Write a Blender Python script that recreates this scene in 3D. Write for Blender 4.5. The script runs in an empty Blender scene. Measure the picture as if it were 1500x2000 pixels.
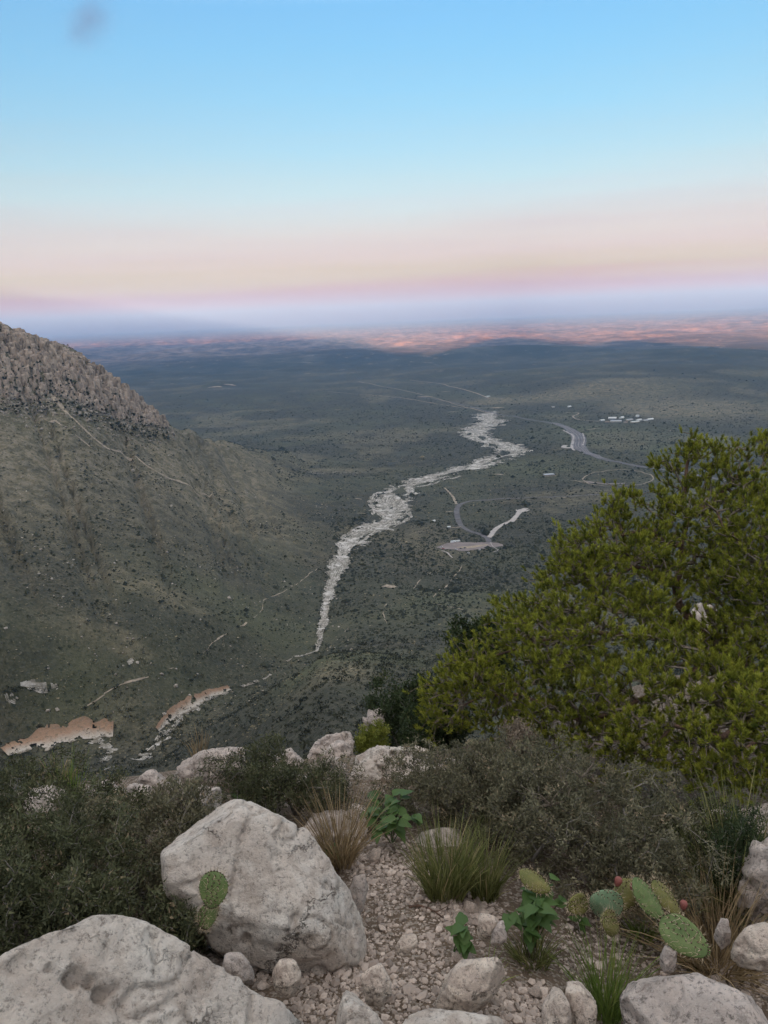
import bpy, bmesh, math, random
import numpy as np
from mathutils import Vector, Matrix
from mathutils.bvhtree import BVHTree

random.seed(7)
rng = np.random.default_rng(7)
R = math.radians
scene = bpy.context.scene
COL = scene.collection

# ------------------------------------------------------------------ camera
PITCH, ROLL, FOC = R(14.3), R(2.3), 1500.0
F_ = Vector((0, math.cos(PITCH), -math.sin(PITCH)))
U0 = Vector((0, math.sin(PITCH), math.cos(PITCH)))
R0 = Vector((1, 0, 0))
RT = R0 * math.cos(ROLL) - U0 * math.sin(ROLL)
UP = U0 * math.cos(ROLL) + R0 * math.sin(ROLL)
cd = bpy.data.cameras.new('camera')
cd.sensor_fit = 'VERTICAL'
cd.sensor_height = 36.0
cd.lens = 36.0 * FOC / 2000.0
cd.clip_start = 0.05
cd.clip_end = 250000
cam = bpy.data.objects.new('camera', cd)
COL.objects.link(cam)
cam.matrix_world = Matrix(((RT.x, UP.x, -F_.x, 0), (RT.y, UP.y, -F_.y, 0), (RT.z, UP.z, -F_.z, 0), (0, 0, 0, 1)))
scene.camera = cam

# ------------------------------------------------------------------ sky, sun, exposure
ANTI_AZ, SUN_EL = R(9.5), R(3.7)
SUN_AZ = ANTI_AZ + math.pi                       # measured clockwise from +Y
w = bpy.data.worlds.new('World')
scene.world = w
w.use_nodes = True
nt = w.node_tree
bg = nt.nodes['Background']
sky = nt.nodes.new('ShaderNodeTexSky')
sky.sky_type = 'NISHITA'
sky.sun_disc = False
sky.sun_elevation = SUN_EL
sky.sun_rotation = SUN_AZ % (2 * math.pi)
sky.altitude = 1800
tc = nt.nodes.new('ShaderNodeTexCoord')
sep = nt.nodes.new('ShaderNodeSeparateXYZ')
nt.links.new(tc.outputs['Generated'], sep.inputs[0])
mr = nt.nodes.new('ShaderNodeMapRange')
mr.inputs['From Min'].default_value = 0
mr.inputs['From Max'].default_value = 1
# faint streaks of haze: the tint layers waver a little
vm = nt.nodes.new('ShaderNodeVectorMath')
vm.operation = 'MULTIPLY'
vm.inputs[1].default_value = (1.6, 1.6, 26)
nt.links.new(tc.outputs['Generated'], vm.inputs[0])
nz = nt.nodes.new('ShaderNodeTexNoise')
nz.inputs['Scale'].default_value = 2.2
nz.inputs['Detail'].default_value = 5
nt.links.new(vm.outputs[0], nz.inputs['Vector'])
ma = nt.nodes.new('ShaderNodeMath')
ma.operation = 'MULTIPLY_ADD'
nt.links.new(nz.outputs['Fac'], ma.inputs[0])
ma.inputs[1].default_value = .034
nt.links.new(sep.outputs['Z'], ma.inputs[2])
mb = nt.nodes.new('ShaderNodeMath')
mb.operation = 'SUBTRACT'
nt.links.new(ma.outputs[0], mb.inputs[0])
mb.inputs[1].default_value = .017
nt.links.new(mb.outputs[0], mr.inputs['Value'])
rp = nt.nodes.new('ShaderNodeValToRGB')
rp.color_ramp.interpolation = 'LINEAR'
# tint over the clear-sky model: the pale pink belt over the horizon and the blue above it
SKY_STOPS = [(0.0, (0.055, 0.01, 0.006)), (0.011, (0.05, 0.01, 0.006)), (0.0296, (0.0329, 0.0061, 0.006)), (0.048, (0.0376, 0.0238, 0.0173)), (0.0721, (0.0454, 0.0287, 0.0344)),
             (0.1017, (0.0506, 0.0352, 0.0393)), (0.1306, (0.0514, 0.044, 0.0478)), (0.1587, (0.0487, 0.0486, 0.0519)), (0.186, (0.0448, 0.0509, 0.056)), (0.2381, (0.0389, 0.0548, 0.0642)),
             (0.2868, (0.0354, 0.0576, 0.071)), (0.332, (0.0345, 0.0594, 0.0766)), (0.515, (0.2, 0.155, 0.135)), (0.707, (0.7, 0.425, 0.3)), (1.0, (1.0, 0.62, 0.42))]
el = rp.color_ramp.elements
while len(el) < len(SKY_STOPS):
    el.new(0.5)
for e, (p, c) in zip(el, SKY_STOPS):
    e.position = p
    e.color = (*c, 1)
nt.links.new(mr.outputs[0], rp.inputs[0])
mul = nt.nodes.new('ShaderNodeMix')
mul.data_type = 'RGBA'
mul.blend_type = 'MULTIPLY'
mul.inputs['Factor'].default_value = 1
nt.links.new(sky.outputs[0], mul.inputs['A'])
nt.links.new(rp.outputs[0], mul.inputs['B'])
nt.links.new(mul.outputs['Result'], bg.inputs['Color'])
bg.inputs['Strength'].default_value = 0.15
sl = bpy.data.lights.new('sun', 'SUN')
sl.energy = 3.7
sl.angle = R(0.5)
sl.color = (1.0, 0.43, 0.20)
sun = bpy.data.objects.new('sun', sl)
COL.objects.link(sun)
SDIR = Vector((math.sin(SUN_AZ) * math.cos(SUN_EL), math.cos(SUN_AZ) * math.cos(SUN_EL), math.sin(SUN_EL)))
sun.rotation_euler = SDIR.to_track_quat('Z', 'Y').to_euler()
sun.location = SDIR * 50
vs = scene.view_settings
vs.view_transform = 'Standard'
vs.look = 'None'
vs.gamma = 1
vs.use_curve_mapping = False
vs.exposure = 5.05
cy = scene.cycles
scene.render.engine = 'CYCLES'
cy.use_denoising = True
cy.max_bounces = 6
cy.diffuse_bounces = 3
cy.glossy_bounces = 2
cy.transmission_bounces = 3
cy.volume_bounces = 2
cy.transparent_max_bounces = 8
cy.sample_clamp_indirect = 6


# ------------------------------------------------------------------ helpers
def ray(px, py):
    return (F_ + RT * ((px - 750) / FOC) + UP * ((1000 - py) / FOC)).normalized()


def at(px, py, r):
    d = ray(px, py)
    return d * (r / math.hypot(d.x, d.y))


def az_tan(px, py):
    d = ray(px, py)
    return math.atan2(d.x, d.y), d.z / math.hypot(d.x, d.y)


def _h(ix, iy, iz, seed):
    h = (ix.astype(np.uint32) * np.uint32(374761393)) ^ (iy.astype(np.uint32) * np.uint32(668265263)) ^ (iz.astype(np.uint32) * np.uint32(2246822519)) ^ np.uint32((seed * 3266489917 + 12345) & 0xffffffff)
    h = (h ^ (h >> np.uint32(13))) * np.uint32(1274126177)
    h = (h ^ (h >> np.uint32(16))) * np.uint32(2654435761)
    return (h ^ (h >> np.uint32(15))).astype(np.float64) / 4294967295.0


def vnoise(x, y, z=None, seed=0):
    x = np.asarray(x, float)
    y = np.asarray(y, float)
    z = np.zeros_like(x) if z is None else np.asarray(z, float)
    fx, fy, fz = np.floor(x), np.floor(y), np.floor(z)
    tx, ty, tz = x - fx, y - fy, z - fz
    tx, ty, tz = tx * tx * (3 - 2 * tx), ty * ty * (3 - 2 * ty), tz * tz * (3 - 2 * tz)
    ix, iy, iz = fx.astype(np.int64), fy.astype(np.int64), fz.astype(np.int64)
    res = 0
    for a in (0, 1):
        for b in (0, 1):
            for c in (0, 1):
                wgt = (tx if a else 1 - tx) * (ty if b else 1 - ty) * (tz if c else 1 - tz)
                res = res + wgt * _h(ix + a, iy + b, iz + c, seed)
    return res * 2 - 1


def fbm(x, y, z=None, seed=0, octs=4, gain=0.5):
    s, a, f, n = 0, 1.0, 1.0, 0
    for o in range(octs):
        s = s + a * vnoise(x * f + o * 17.3, y * f - o * 9.1, None if z is None else z * f + o * 5.7, seed + o)
        n += a
        a *= gain
        f *= 2.03
    return s / n


def mesh_np(name, verts, faces, mat, parent=None, smooth=False, attrs=None):
    """faces: (n,k) int array, or a list of such arrays"""
    me = bpy.data.meshes.new(name)
    verts = np.asarray(verts, np.float32)
    if not isinstance(faces, list):
        faces = [faces]
    faces = [np.asarray(f, np.int32) for f in faces if len(f)]
    loops = np.concatenate([f.ravel() for f in faces])
    totals = np.concatenate([np.full(len(f), f.shape[1], np.int32) for f in faces])
    starts = np.concatenate([[0], np.cumsum(totals)[:-1]]).astype(np.int32)
    me.vertices.add(len(verts))
    me.vertices.foreach_set('co', verts.ravel())
    me.loops.add(len(loops))
    me.loops.foreach_set('vertex_index', loops)
    me.polygons.add(len(totals))
    me.polygons.foreach_set('loop_start', starts)
    me.polygons.foreach_set('loop_total', totals)
    me.polygons.foreach_set('use_smooth', np.full(len(totals), smooth, bool))
    for an, av in (attrs or {}).items():
        av = np.asarray(av, np.float32)
        if av.ndim == 1:
            at_ = me.attributes.new(an, 'FLOAT', 'POINT')
            at_.data.foreach_set('value', av)
        else:
            at_ = me.attributes.new(an, 'FLOAT_COLOR', 'POINT')
            at_.data.foreach_set('color', av.ravel())
    me.update(calc_edges=True)
    me.validate()
    if mat:
        me.materials.append(mat)
    return link(name, me, parent)


def link(name, me, parent=None, loc=None):
    o = bpy.data.objects.new(name, me)
    COL.objects.link(o)
    if parent is not None:
        o.parent = parent
    if loc is not None:
        o.location = loc
    return o


def tag(o, label=None, cat=None, group=None, kind=None):
    if label:
        o['label'] = label
    if cat:
        o['category'] = cat
    if group:
        o['group'] = group
    if kind:
        o['kind'] = kind
    return o


def empty(name, loc, label, cat, group=None):
    o = bpy.data.objects.new(name, None)
    COL.objects.link(o)
    o.location = loc
    o.empty_display_size = 0.1
    return tag(o, label, cat, group)


# ------------------------------------------------------------------ materials
class NT:
    def __init__(s, name):
        s.m = bpy.data.materials.new(name)
        s.m.use_nodes = True
        s.t = s.m.node_tree
        s.b = s.t.nodes['Principled BSDF']
        s.b.inputs['Specular IOR Level'].default_value = 0.2
        s.b.inputs['Roughness'].default_value = 0.9

    def n(s, ty, **kw):
        nd = s.t.nodes.new(ty)
        for k, v in kw.items():
            setattr(nd, k, v)
        return nd

    def put(s, sock, v):
        if hasattr(v, 'is_output') or isinstance(v, bpy.types.NodeSocket):
            s.t.links.new(v, sock)
        elif isinstance(v, (tuple, list)) and len(v) == 3 and sock.type == 'RGBA':
            sock.default_value = (*v, 1)
        else:
            sock.default_value = v

    def coords(s, which='Object'):
        return s.n('ShaderNodeTexCoord').outputs[which]

    def pos(s):
        return s.n('ShaderNodeNewGeometry').outputs['Position']

    def noise(s, vec, scale, detail=4, rough=0.55, dist=0.0, out='Fac'):
        nd = s.n('ShaderNodeTexNoise')
        s.put(nd.inputs['Vector'], vec)
        s.put(nd.inputs['Scale'], scale)
        s.put(nd.inputs['Detail'], detail)
        s.put(nd.inputs['Roughness'], rough)
        s.put(nd.inputs['Distortion'], dist)
        return nd.outputs[out]

    def voro(s, vec, scale, feature='F1', out='Distance'):
        nd = s.n('ShaderNodeTexVoronoi', feature=feature)
        s.put(nd.inputs['Vector'], vec)
        s.put(nd.inputs['Scale'], scale)
        return nd.outputs[out]

    def ramp(s, fac, stops, interp='LINEAR'):
        nd = s.n('ShaderNodeValToRGB')
        nd.color_ramp.interpolation = interp
        e = nd.color_ramp.elements
        while len(e) < len(stops):
            e.new(0.5)
        for a, (p, c) in zip(e, stops):
            a.position = p
            a.color = (c, c, c, 1) if not isinstance(c, (tuple, list)) else (*c, 1)
        s.put(nd.inputs[0], fac)
        return nd.outputs[0]

    def mix(s, fac, a, b, mode='MIX'):
        nd = s.n('ShaderNodeMix', data_type='RGBA', blend_type=mode)
        s.put(nd.inputs['Factor'], fac)
        s.put(nd.inputs['A'], a)
        s.put(nd.inputs['B'], b)
        return nd.outputs['Result']

    def math(s, op, a, b=0.0, clamp=False):
        nd = s.n('ShaderNodeMath', operation=op, use_clamp=clamp)
        s.put(nd.inputs[0], a)
        s.put(nd.inputs[1], b)
        return nd.outputs[0]

    def attr(s, name, out='Fac'):
        return s.n('ShaderNodeAttribute', attribute_name=name).outputs[out]

    def vmul(s, v, k):
        nd = s.n('ShaderNodeVectorMath', operation='MULTIPLY')
        s.put(nd.inputs[0], v)
        nd.inputs[1].default_value = k
        return nd.outputs[0]

    def bump(s, h, strength=0.5, dist=0.01):
        nd = s.n('ShaderNodeBump')
        nd.inputs['Strength'].default_value = strength
        nd.inputs['Distance'].default_value = dist
        s.put(nd.inputs['Height'], h)
        s.t.links.new(nd.outputs[0], s.b.inputs['Normal'])

    def done(s, col, rough=None, trans=0.0):
        s.put(s.b.inputs['Base Color'], col)
        if rough is not None:
            s.put(s.b.inputs['Roughness'], rough)
        if trans:
            tl = s.n('ShaderNodeBsdfTranslucent')
            s.put(tl.inputs['Color'], col)
            mx = s.n('ShaderNodeMixShader')
            mx.inputs[0].default_value = trans
            s.t.links.new(s.b.outputs[0], mx.inputs[1])
            s.t.links.new(tl.outputs[0], mx.inputs[2])
            s.t.links.new(mx.outputs[0], s.t.nodes['Material Output'].inputs['Surface'])
        return s.m


def plain_mat(name, col, rough=0.7, var=0.25, scale=3.0, metal=0.0):
    t = NT(name)
    v = t.noise(t.coords(), scale, 4)
    c = t.mix(t.ramp(v, [(.3, 0.0), (.7, 1.0)]), tuple(x * (1 - var) for x in col), tuple(min(1, x * (1 + var)) for x in col))
    t.b.inputs['Metallic'].default_value = metal
    return t.done(c, rough)


def terrain_mat():
    t = NT('terrain_soil_and_scrub')
    p = t.pos()
    cov = t.n('ShaderNodeAttribute', attribute_name='cover')
    sp = t.n('ShaderNodeSeparateColor')
    t.t.links.new(cov.outputs['Color'], sp.inputs[0])
    bare, green, pale = sp.outputs[0], sp.outputs[1], sp.outputs[2]
    n1 = t.noise(p, 0.006, 5, 0.6)
    n2 = t.noise(p, 0.045, 5, 0.65)
    n3 = t.noise(p, 0.35, 4, 0.7)
    scrub = t.mix(t.ramp(n2, [(.35, 0.0), (.65, 1.0)]), (.050, .047, .034), (.094, .086, .058))
    scrub = t.mix(t.ramp(n3, [(.42, 1.0), (.58, 0.0)]), scrub, (.031, .031, .022))
    grass = t.mix(t.ramp(n2, [(.3, 0.0), (.7, 1.0)]), (.060, .065, .035), (.104, .103, .058))
    soil = t.mix(t.ramp(n3, [(.3, 0.0), (.7, 1.0)]), (.130, .108, .066), (.225, .188, .124))
    soil = t.mix(t.ramp(n2, [(.44, .55), (.58, 0.0)]), soil, (.085, .080, .046))
    c = t.mix(t.math('MULTIPLY', green, t.ramp(n1, [(.35, .4), (.6, 1.0)])), scrub, grass)
    c = t.mix(t.math('MULTIPLY', bare, t.ramp(n2, [(.25, .35), (.6, 1.0)])), c, soil)
    c = t.mix(t.math('MULTIPLY', pale, t.ramp(t.noise(p, .09, 4, .7), [(.45, 0.0), (.6, 1.0)])), c, (0.225, 0.197, 0.163))
    # plants too small to stand out one by one
    fl = t.vmul(p, (1, 1, .3))
    for sc_, lo_, colr, amt in ((.17, .30, (.024, .029, .016), .8), (.36, .27, (.030, .035, .019), .75), (.30, .20, (.23, .20, .135), .5)):
        vd = t.voro(t.vmul(fl, (1, 1 + .07 * sc_, 1)), sc_)
        gate = t.ramp(t.noise(p, .03 + sc_ * .1, 3), [(.40, 0.0), (.56, amt)])
        c = t.mix(t.math('MULTIPLY', t.ramp(vd, [(lo_ * .7, 1.0), (lo_, 0.0)]), gate), c, colr)
    # the desert beyond: bare red-brown badland painted paler where sunlit, pale flats and dark thickets
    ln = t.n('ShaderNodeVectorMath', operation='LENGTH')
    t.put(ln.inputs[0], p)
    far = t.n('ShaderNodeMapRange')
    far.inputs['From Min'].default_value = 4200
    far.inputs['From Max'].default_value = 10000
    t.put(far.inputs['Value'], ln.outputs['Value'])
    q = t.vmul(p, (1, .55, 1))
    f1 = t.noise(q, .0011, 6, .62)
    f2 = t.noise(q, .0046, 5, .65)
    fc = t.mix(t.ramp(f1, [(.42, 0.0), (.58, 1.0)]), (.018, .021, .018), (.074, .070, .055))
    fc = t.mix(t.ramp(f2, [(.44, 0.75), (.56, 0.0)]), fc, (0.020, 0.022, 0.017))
    far_sunlit = t.n('ShaderNodeMapRange')
    far_sunlit.inputs['From Min'].default_value = 8500
    far_sunlit.inputs['From Max'].default_value = 15000
    t.put(far_sunlit.inputs['Value'], ln.outputs['Value'])
    red = t.mix(t.ramp(f2, [(.40, 0.0), (.62, 1.0)]), (0.125, 0.078, 0.058), (0.328, 0.222, 0.168))  # paler and redder with distance: sunlit strip brightened through its ground colour
    fc = t.mix(t.math('MULTIPLY', far_sunlit.outputs[0], t.ramp(f1, [(.30, .35), (.55, 1.0)])), fc, red)
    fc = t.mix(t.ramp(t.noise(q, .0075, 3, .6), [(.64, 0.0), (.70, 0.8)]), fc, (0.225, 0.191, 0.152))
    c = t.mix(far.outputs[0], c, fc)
    t.bump(t.math('ADD', n3, t.math('MULTIPLY', n2, 2.0)), 0.7, 1.6)
    return t.done(c, 0.95)


def limestone_mat(name, tone=(.90, .74, .615), dark=(.48, .39, .32), sc=1.0):
    t = NT(name)
    p = t.coords()
    big = t.noise(p, 2.6 * sc, 6, .62, .4)
    mid = t.noise(p, 11 * sc, 7, .72, .3)
    fine = t.noise(p, 46 * sc, 6, .78)
    grit = t.noise(p, 140 * sc, 3, .8)
    c = t.mix(t.ramp(big, [(.36, 0.0), (.62, 1.0)]), tuple(x * .68 for x in tone), (min(.88, tone[0] * 1.14), min(.8, tone[1] * 1.14), tone[2] * 1.14))
    c = t.mix(t.ramp(t.noise(p, 1.9 * sc, 5, .65, .8), [(.52, 0.0), (.70, .5)]), c, (.58, .41, .29))        # ochre stain
    c = t.mix(t.ramp(t.noise(p, 3.1 * sc, 5, .7, .5), [(.54, 0.0), (.68, .6)]), c, (.42, .39, .36))         # grey weathering
    c = t.mix(t.ramp(mid, [(.38, .75), (.50, 0.0)]), c, dark)
    c = t.mix(t.ramp(fine, [(.38, .8), (.48, 0.0)]), c, tuple(x * .55 for x in dark))                        # pits
    c = t.mix(t.ramp(grit, [(.52, 0.0), (.70, .45)]), c, (.76, .70, .63))
    cr = t.n('ShaderNodeTexVoronoi', feature='DISTANCE_TO_EDGE')
    wob = t.n('ShaderNodeVectorMath', operation='ADD')
    t.put(wob.inputs[0], p)
    t.put(wob.inputs[1], t.vmul(t.noise(p, 2.2 * sc, 6, .75, out='Color'), (.55, .55, .55)))
    t.put(cr.inputs['Vector'], wob.outputs[0])
    cr.inputs['Scale'].default_value = 1.5 * sc
    crack = t.math('MULTIPLY', t.ramp(cr.outputs['Distance'], [(.0, 1.0), (.016, 0.0)]), t.ramp(t.noise(p, 1.6 * sc, 2), [(.46, 0.0), (.54, .75)]))
    c = t.mix(crack, c, (.12, .10, .08))
    h = t.math('ADD', t.math('MULTIPLY', fine, .7), t.math('MULTIPLY', mid, 1.2))
    h = t.math('ADD', h, t.math('MULTIPLY', grit, .3))
    h = t.math('SUBTRACT', h, t.math('MULTIPLY', crack, .8))
    t.bump(h, 1.0, 0.030 / sc)
    return t.done(c, .92)


def gravel_mat(name, a=(.14, .105, .082), b=(.54, .435, .36)):
    t = NT(name)
    tone = t.attr('tone')
    c = t.mix(tone, a, b)
    c = t.mix(t.ramp(t.noise(t.coords(), 70, 4, .7), [(.35, .5), (.55, 0.0)]), c, (.24, .22, .20))
    return t.done(c, .92)


def ground_mat():
    t = NT('trail_dirt_and_grit')
    p = t.pos()
    n = t.noise(p, 6, 6, .65)
    f = t.noise(p, 90, 4, .7)
    v = t.voro(p, 75, out='Color')
    vv = t.n('ShaderNodeSeparateColor')
    t.put(vv.inputs[0], v)
    c = t.mix(t.ramp(n, [(.3, 0.0), (.7, 1.0)]), (.085, .058, .039), (.175, .126, .088))
    c = t.mix(t.ramp(vv.outputs[0], [(.6, 0.0), (.85, .6)]), c, (.42, .36, .30))
    c = t.mix(t.ramp(f, [(.35, .7), (.5, 0.0)]), c, (.09, .072, .055))
    d = t.voro(p, 75)
    t.bump(t.math('ADD', t.math('MULTIPLY', d, -1.0), f), .8, .012)
    return t.done(c, .95)


def leaf_mat(name, a, b, dry=None, trans=.25, rough=.6):
    t = NT(name)
    tone = t.attr('tone')
    c = t.mix(t.ramp(tone, [(0, 0.0), (.85, 1.0)]), a, b)
    if dry:
        c = t.mix(t.ramp(tone, [(.86, 0.0), (.93, 1.0)]), c, dry)
    return t.done(c, rough, trans)


def bark_mat(name, a, b, sc=40):
    t = NT(name)
    p = t.coords()
    n = t.noise(t.vmul(p, (1, 1, .35)), sc, 5, .7)
    c = t.mix(t.ramp(n, [(.35, 0.0), (.65, 1.0)]), a, b)
    t.bump(n, .9, .01)
    return t.done(c, .95)


M_TER = terrain_mat()
M_GRD = ground_mat()
M_LIME = limestone_mat('weathered_limestone')
M_LIME_G = limestone_mat('grey_lichened_limestone', (.72, .60, .52), (.27, .225, .195))
M_LIME_P = limestone_mat('pinkish_limestone', (.84, .66, .54), (.45, .345, .28), 1.6)
M_GRAV = gravel_mat('limestone_gravel')
M_STONE = limestone_mat('small_limestone_stones', (.78, .62, .51), (.42, .33, .27), 3.0)
M_TWIG = bark_mat('grey_twig_bark', (.10, .085, .072), (.24, .215, .185))
M_BARK = bark_mat('reddish_pine_bark', (.055, .036, .028), (.19, .115, .080), 28)
M_PTWIG = bark_mat('pine_twig_bark', (.085, .066, .050), (.21, .17, .13))
M_NEEDLE = leaf_mat('pinyon_needles', (.040, .058, .010), (.33, .335, .045), (.36, .27, .045), .28, .5)
M_LEAF = leaf_mat('grey_green_shrub_leaves', (.030, .032, .018), (.205, .185, .110), (.31, .235, .150), .2)
M_LEAF_D = leaf_mat('dark_olive_shrub_leaves', (.020, .026, .012), (.115, .118, .056), (.22, .165, .100), .2)
M_LEAF_E = leaf_mat('dark_evergreen_leaves', (.016, .026, .010), (.050, .070, .026), (.10, .10, .04), .2)
M_LEAF_Y = leaf_mat('yellow_green_leaves', (.10, .13, .022), (.24, .25, .045), (.33, .29, .07), .25)
M_LEAF_P = leaf_mat('dry_brown_flower_heads', (.10, .075, .050), (.26, .20, .145), (.36, .28, .21), .2)
M_GRASS = leaf_mat('green_bunchgrass', (.050, .065, .018), (.215, .220, .075), (.40, .31, .16), .3)
M_GRASS_T = leaf_mat('tan_dry_grass', (.12, .085, .045), (.38, .275, .150), (.50, .38, .22), .3)
M_GRASS_F = leaf_mat('fresh_green_grass', (.070, .115, .022), (.200, .270, .060), (.30, .30, .09), .3)
M_HERB = leaf_mat('fresh_herb_leaves', (.040, .082, .020), (.095, .155, .045), None, .3, .45)
M_SCRUB = leaf_mat('distant_scrub_foliage', (.015, .018, .011), (.060, .061, .037), (.105, .096, .060), .0, .9)


# ------------------------------------------------------------------ the land
AZ_D = np.radians(np.linspace(-35, 35, 285))
az_side = np.radians(np.concatenate([np.linspace(35.8, 60, 14), np.linspace(64, 296, 40), np.linspace(300, 324.2, 14)]))
AZ = np.concatenate([AZ_D, az_side])           # -35 .. 324.2 degrees, closes on itself


def feature(pts):
    """(px, py, 'r'|'z', value) -> azimuth, ln r and z arrays sorted by azimuth"""
    out = []
    for px, py, mode, v in pts:
        a, tn = az_tan(px, py)
        r = v if mode == 'r' else v / tn
        out.append((a, math.log(r), r * tn))
    out.sort()
    return np.array(out)


NOSE = [  # the feature lines of the land, near to far, as they run across the view
    [(0, 1540, 'r', 470), (200, 1530, 'r', 480), (300, 1510, 'r', 500), (420, 1440, 'r', 520), (540, 1345, 'r', 505), (640, 1285, 'r', 500), (740, 1300, 'r', 460), (900, 1350, 'r', 430), (1100, 1380, 'r', 420), (1500, 1400, 'r', 400)],
    [(-300, 1440, 'z', -322), (0, 1460, 'z', -330), (210, 1450, 'z', -333), (300, 1465, 'z', -337), (450, 1350, 'z', -352), (530, 1322, 'z', -360), (620, 1275, 'z', -368), (700, 1230, 'z', -345), (850, 1215, 'z', -335), (1000, 1205, 'z', -332), (1500, 1190, 'z', -330)],
    [(-300, 1220, 'r', 680), (0, 1210, 'r', 715), (300, 1200, 'r', 765), (450, 1190, 'r', 850), (560, 1170, 'z', -362), (640, 1150, 'z', -385), (720, 1110, 'z', -385), (900, 1085, 'z', -400), (1050, 1075, 'z', -398), (1500, 1050, 'z', -398)],
    [(-300, 1020, 'r', 930), (0, 1000, 'r', 985), (200, 1000, 'r', 1060), (325, 1000, 'r', 1130), (500, 1000, 'z', -345), (650, 1000, 'z', -393), (750, 1000, 'z', -404), (900, 980, 'z', -406), (1500, 950, 'z', -408)],
    [(-300, 790, 'r', 1230), (0, 800, 'r', 1290), (150, 808, 'r', 1320), (325, 838, 'r', 1480), (450, 885, 'r', 1720), (600, 925, 'z', -404), (720, 930, 'z', -409), (900, 915, 'z', -412), (1500, 880, 'z', -414)],
    [(-300, 545, 'r', 1500), (-120, 590, 'r', 1480), (0, 634, 'r', 1470), (60, 657, 'r', 1470), (150, 692, 'r', 1480), (240, 754, 'r', 1490), (325, 826, 'r', 1520), (450, 872, 'r', 1790), (600, 908, 'z', -408), (720, 905, 'z', -414), (900, 890, 'z', -416), (1500, 850, 'z', -418)],
]
naz = len(AZ)
front = np.where(AZ > math.pi, AZ - 2 * math.pi, AZ)
K_R, K_Z = [], []
# foot, rim and the drop below it
pitchy = np.cos(front)
rim = np.interp(front, [R(-35), R(5), R(14), R(22), R(35)], [5.6, 5.6, 7.0, 10.0, 10.5])
for rr in (0.35, None, 'drop', 60.0):
    if rr is None:
        r_ = rim
        z_ = -1.6 - np.where(pitchy > 0, .345, .14) * r_ * pitchy
    elif rr == 'drop':
        r_ = rim * 1.5
        z_ = -1.6 - np.where(pitchy > 0, .345, .14) * rim * pitchy - np.where(pitchy > 0, .9 * rim * .5 * pitchy, 1.0 * rim * .05 * pitchy)
    elif rr == 60.0:
        r_ = np.full(naz, 60.0)
        z_ = np.where(pitchy > 0, -1.6 - 46.4 * pitchy, -1.6 - 7 * pitchy)
    else:
        r_ = np.full(naz, rr)
        z_ = -1.6 - np.where(pitchy > 0, .345, .14) * rr * pitchy
    K_R.append(np.log(r_))
    K_Z.append(z_)
blend = np.clip((np.abs(front) - R(37)) / R(70), 0, 1)
blend = blend * blend * (3 - 2 * blend)
rear_r = [300, 450, 700, 900, 1200, 1500]
rear_z = [14, 16, 10, 0, -60, -160]
for i, ft in enumerate(NOSE):
    f = feature(ft)
    lr = np.interp(front, f[:, 0], f[:, 1])
    zz = np.interp(front, f[:, 0], f[:, 2])
    k = np.ones(9 if i < 5 else 3)
    k /= k.sum()
    nd = len(AZ_D)

    def sm(a):
        b = a.copy()
        pad = len(k) // 2
        b[:nd] = np.convolve(np.pad(a[:nd], pad, 'edge'), k, 'valid')
        return b
    lr, zz = sm(lr), sm(zz)
    K_R.append(lr * (1 - blend) + math.log(rear_r[i]) * blend)
    K_Z.append(zz * (1 - blend) + rear_z[i] * blend)
for rr, zz in ((2700, -424), (4500, -440), (9000, -468), (15000, -500), (30000, -530), (70000, -590)):
    K_R.append(np.full(naz, math.log(rr)))
    K_Z.append(np.full(naz, float(zz)))
K_R, K_Z = np.array(K_R), np.array(K_Z)
for k in range(1, len(K_R)):
    K_R[k] = np.maximum(K_R[k], K_R[k - 1] + .02)
hh = np.diff(K_R, axis=0)
dd = np.diff(K_Z, axis=0) / hh
mm = np.zeros_like(K_Z)
same = dd[:-1] * dd[1:] > 0
w1, w2 = 2 * hh[1:] + hh[:-1], hh[1:] + 2 * hh[:-1]
with np.errstate(divide='ignore', invalid='ignore'):
    hm = (w1 + w2) / (w1 / dd[:-1] + w2 / dd[1:])
mm[1:-1] = np.where(same, hm, 0)
mm[0], mm[-1] = dd[0], dd[-1]
ROWS = [60, 14, 12, 34, 46, 78, 85, 75, 85, 26, 56, 74, 76, 84, 24]
gr, gz, rowid = [], [], []
for k, n in enumerate(ROWS):
    for j in range(n):
        t_ = j / n
        h00, h10, h01, h11 = 2 * t_**3 - 3 * t_**2 + 1, t_**3 - 2 * t_**2 + t_, -2 * t_**3 + 3 * t_**2, t_**3 - t_**2
        gr.append(np.exp(K_R[k] + t_ * hh[k]))
        gz.append(h00 * K_Z[k] + h10 * hh[k] * mm[k] + h01 * K_Z[k + 1] + h11 * hh[k] * mm[k + 1])
        rowid.append(k + t_)
gr.append(np.exp(K_R[-1]))
gz.append(K_Z[-1])
rowid.append(len(ROWS))
gr, gz, rowid = np.array(gr), np.array(gz), np.array(rowid)
gx, gy = gr * np.sin(AZ)[None, :], gr * np.cos(AZ)[None, :]
RW = rowid[:, None] * np.ones(naz)[None, :]


def ss(a, b, x):
    t_ = np.clip((x - a) / (b - a), 0, 1)
    return t_ * t_ * (3 - 2 * t_)


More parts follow.
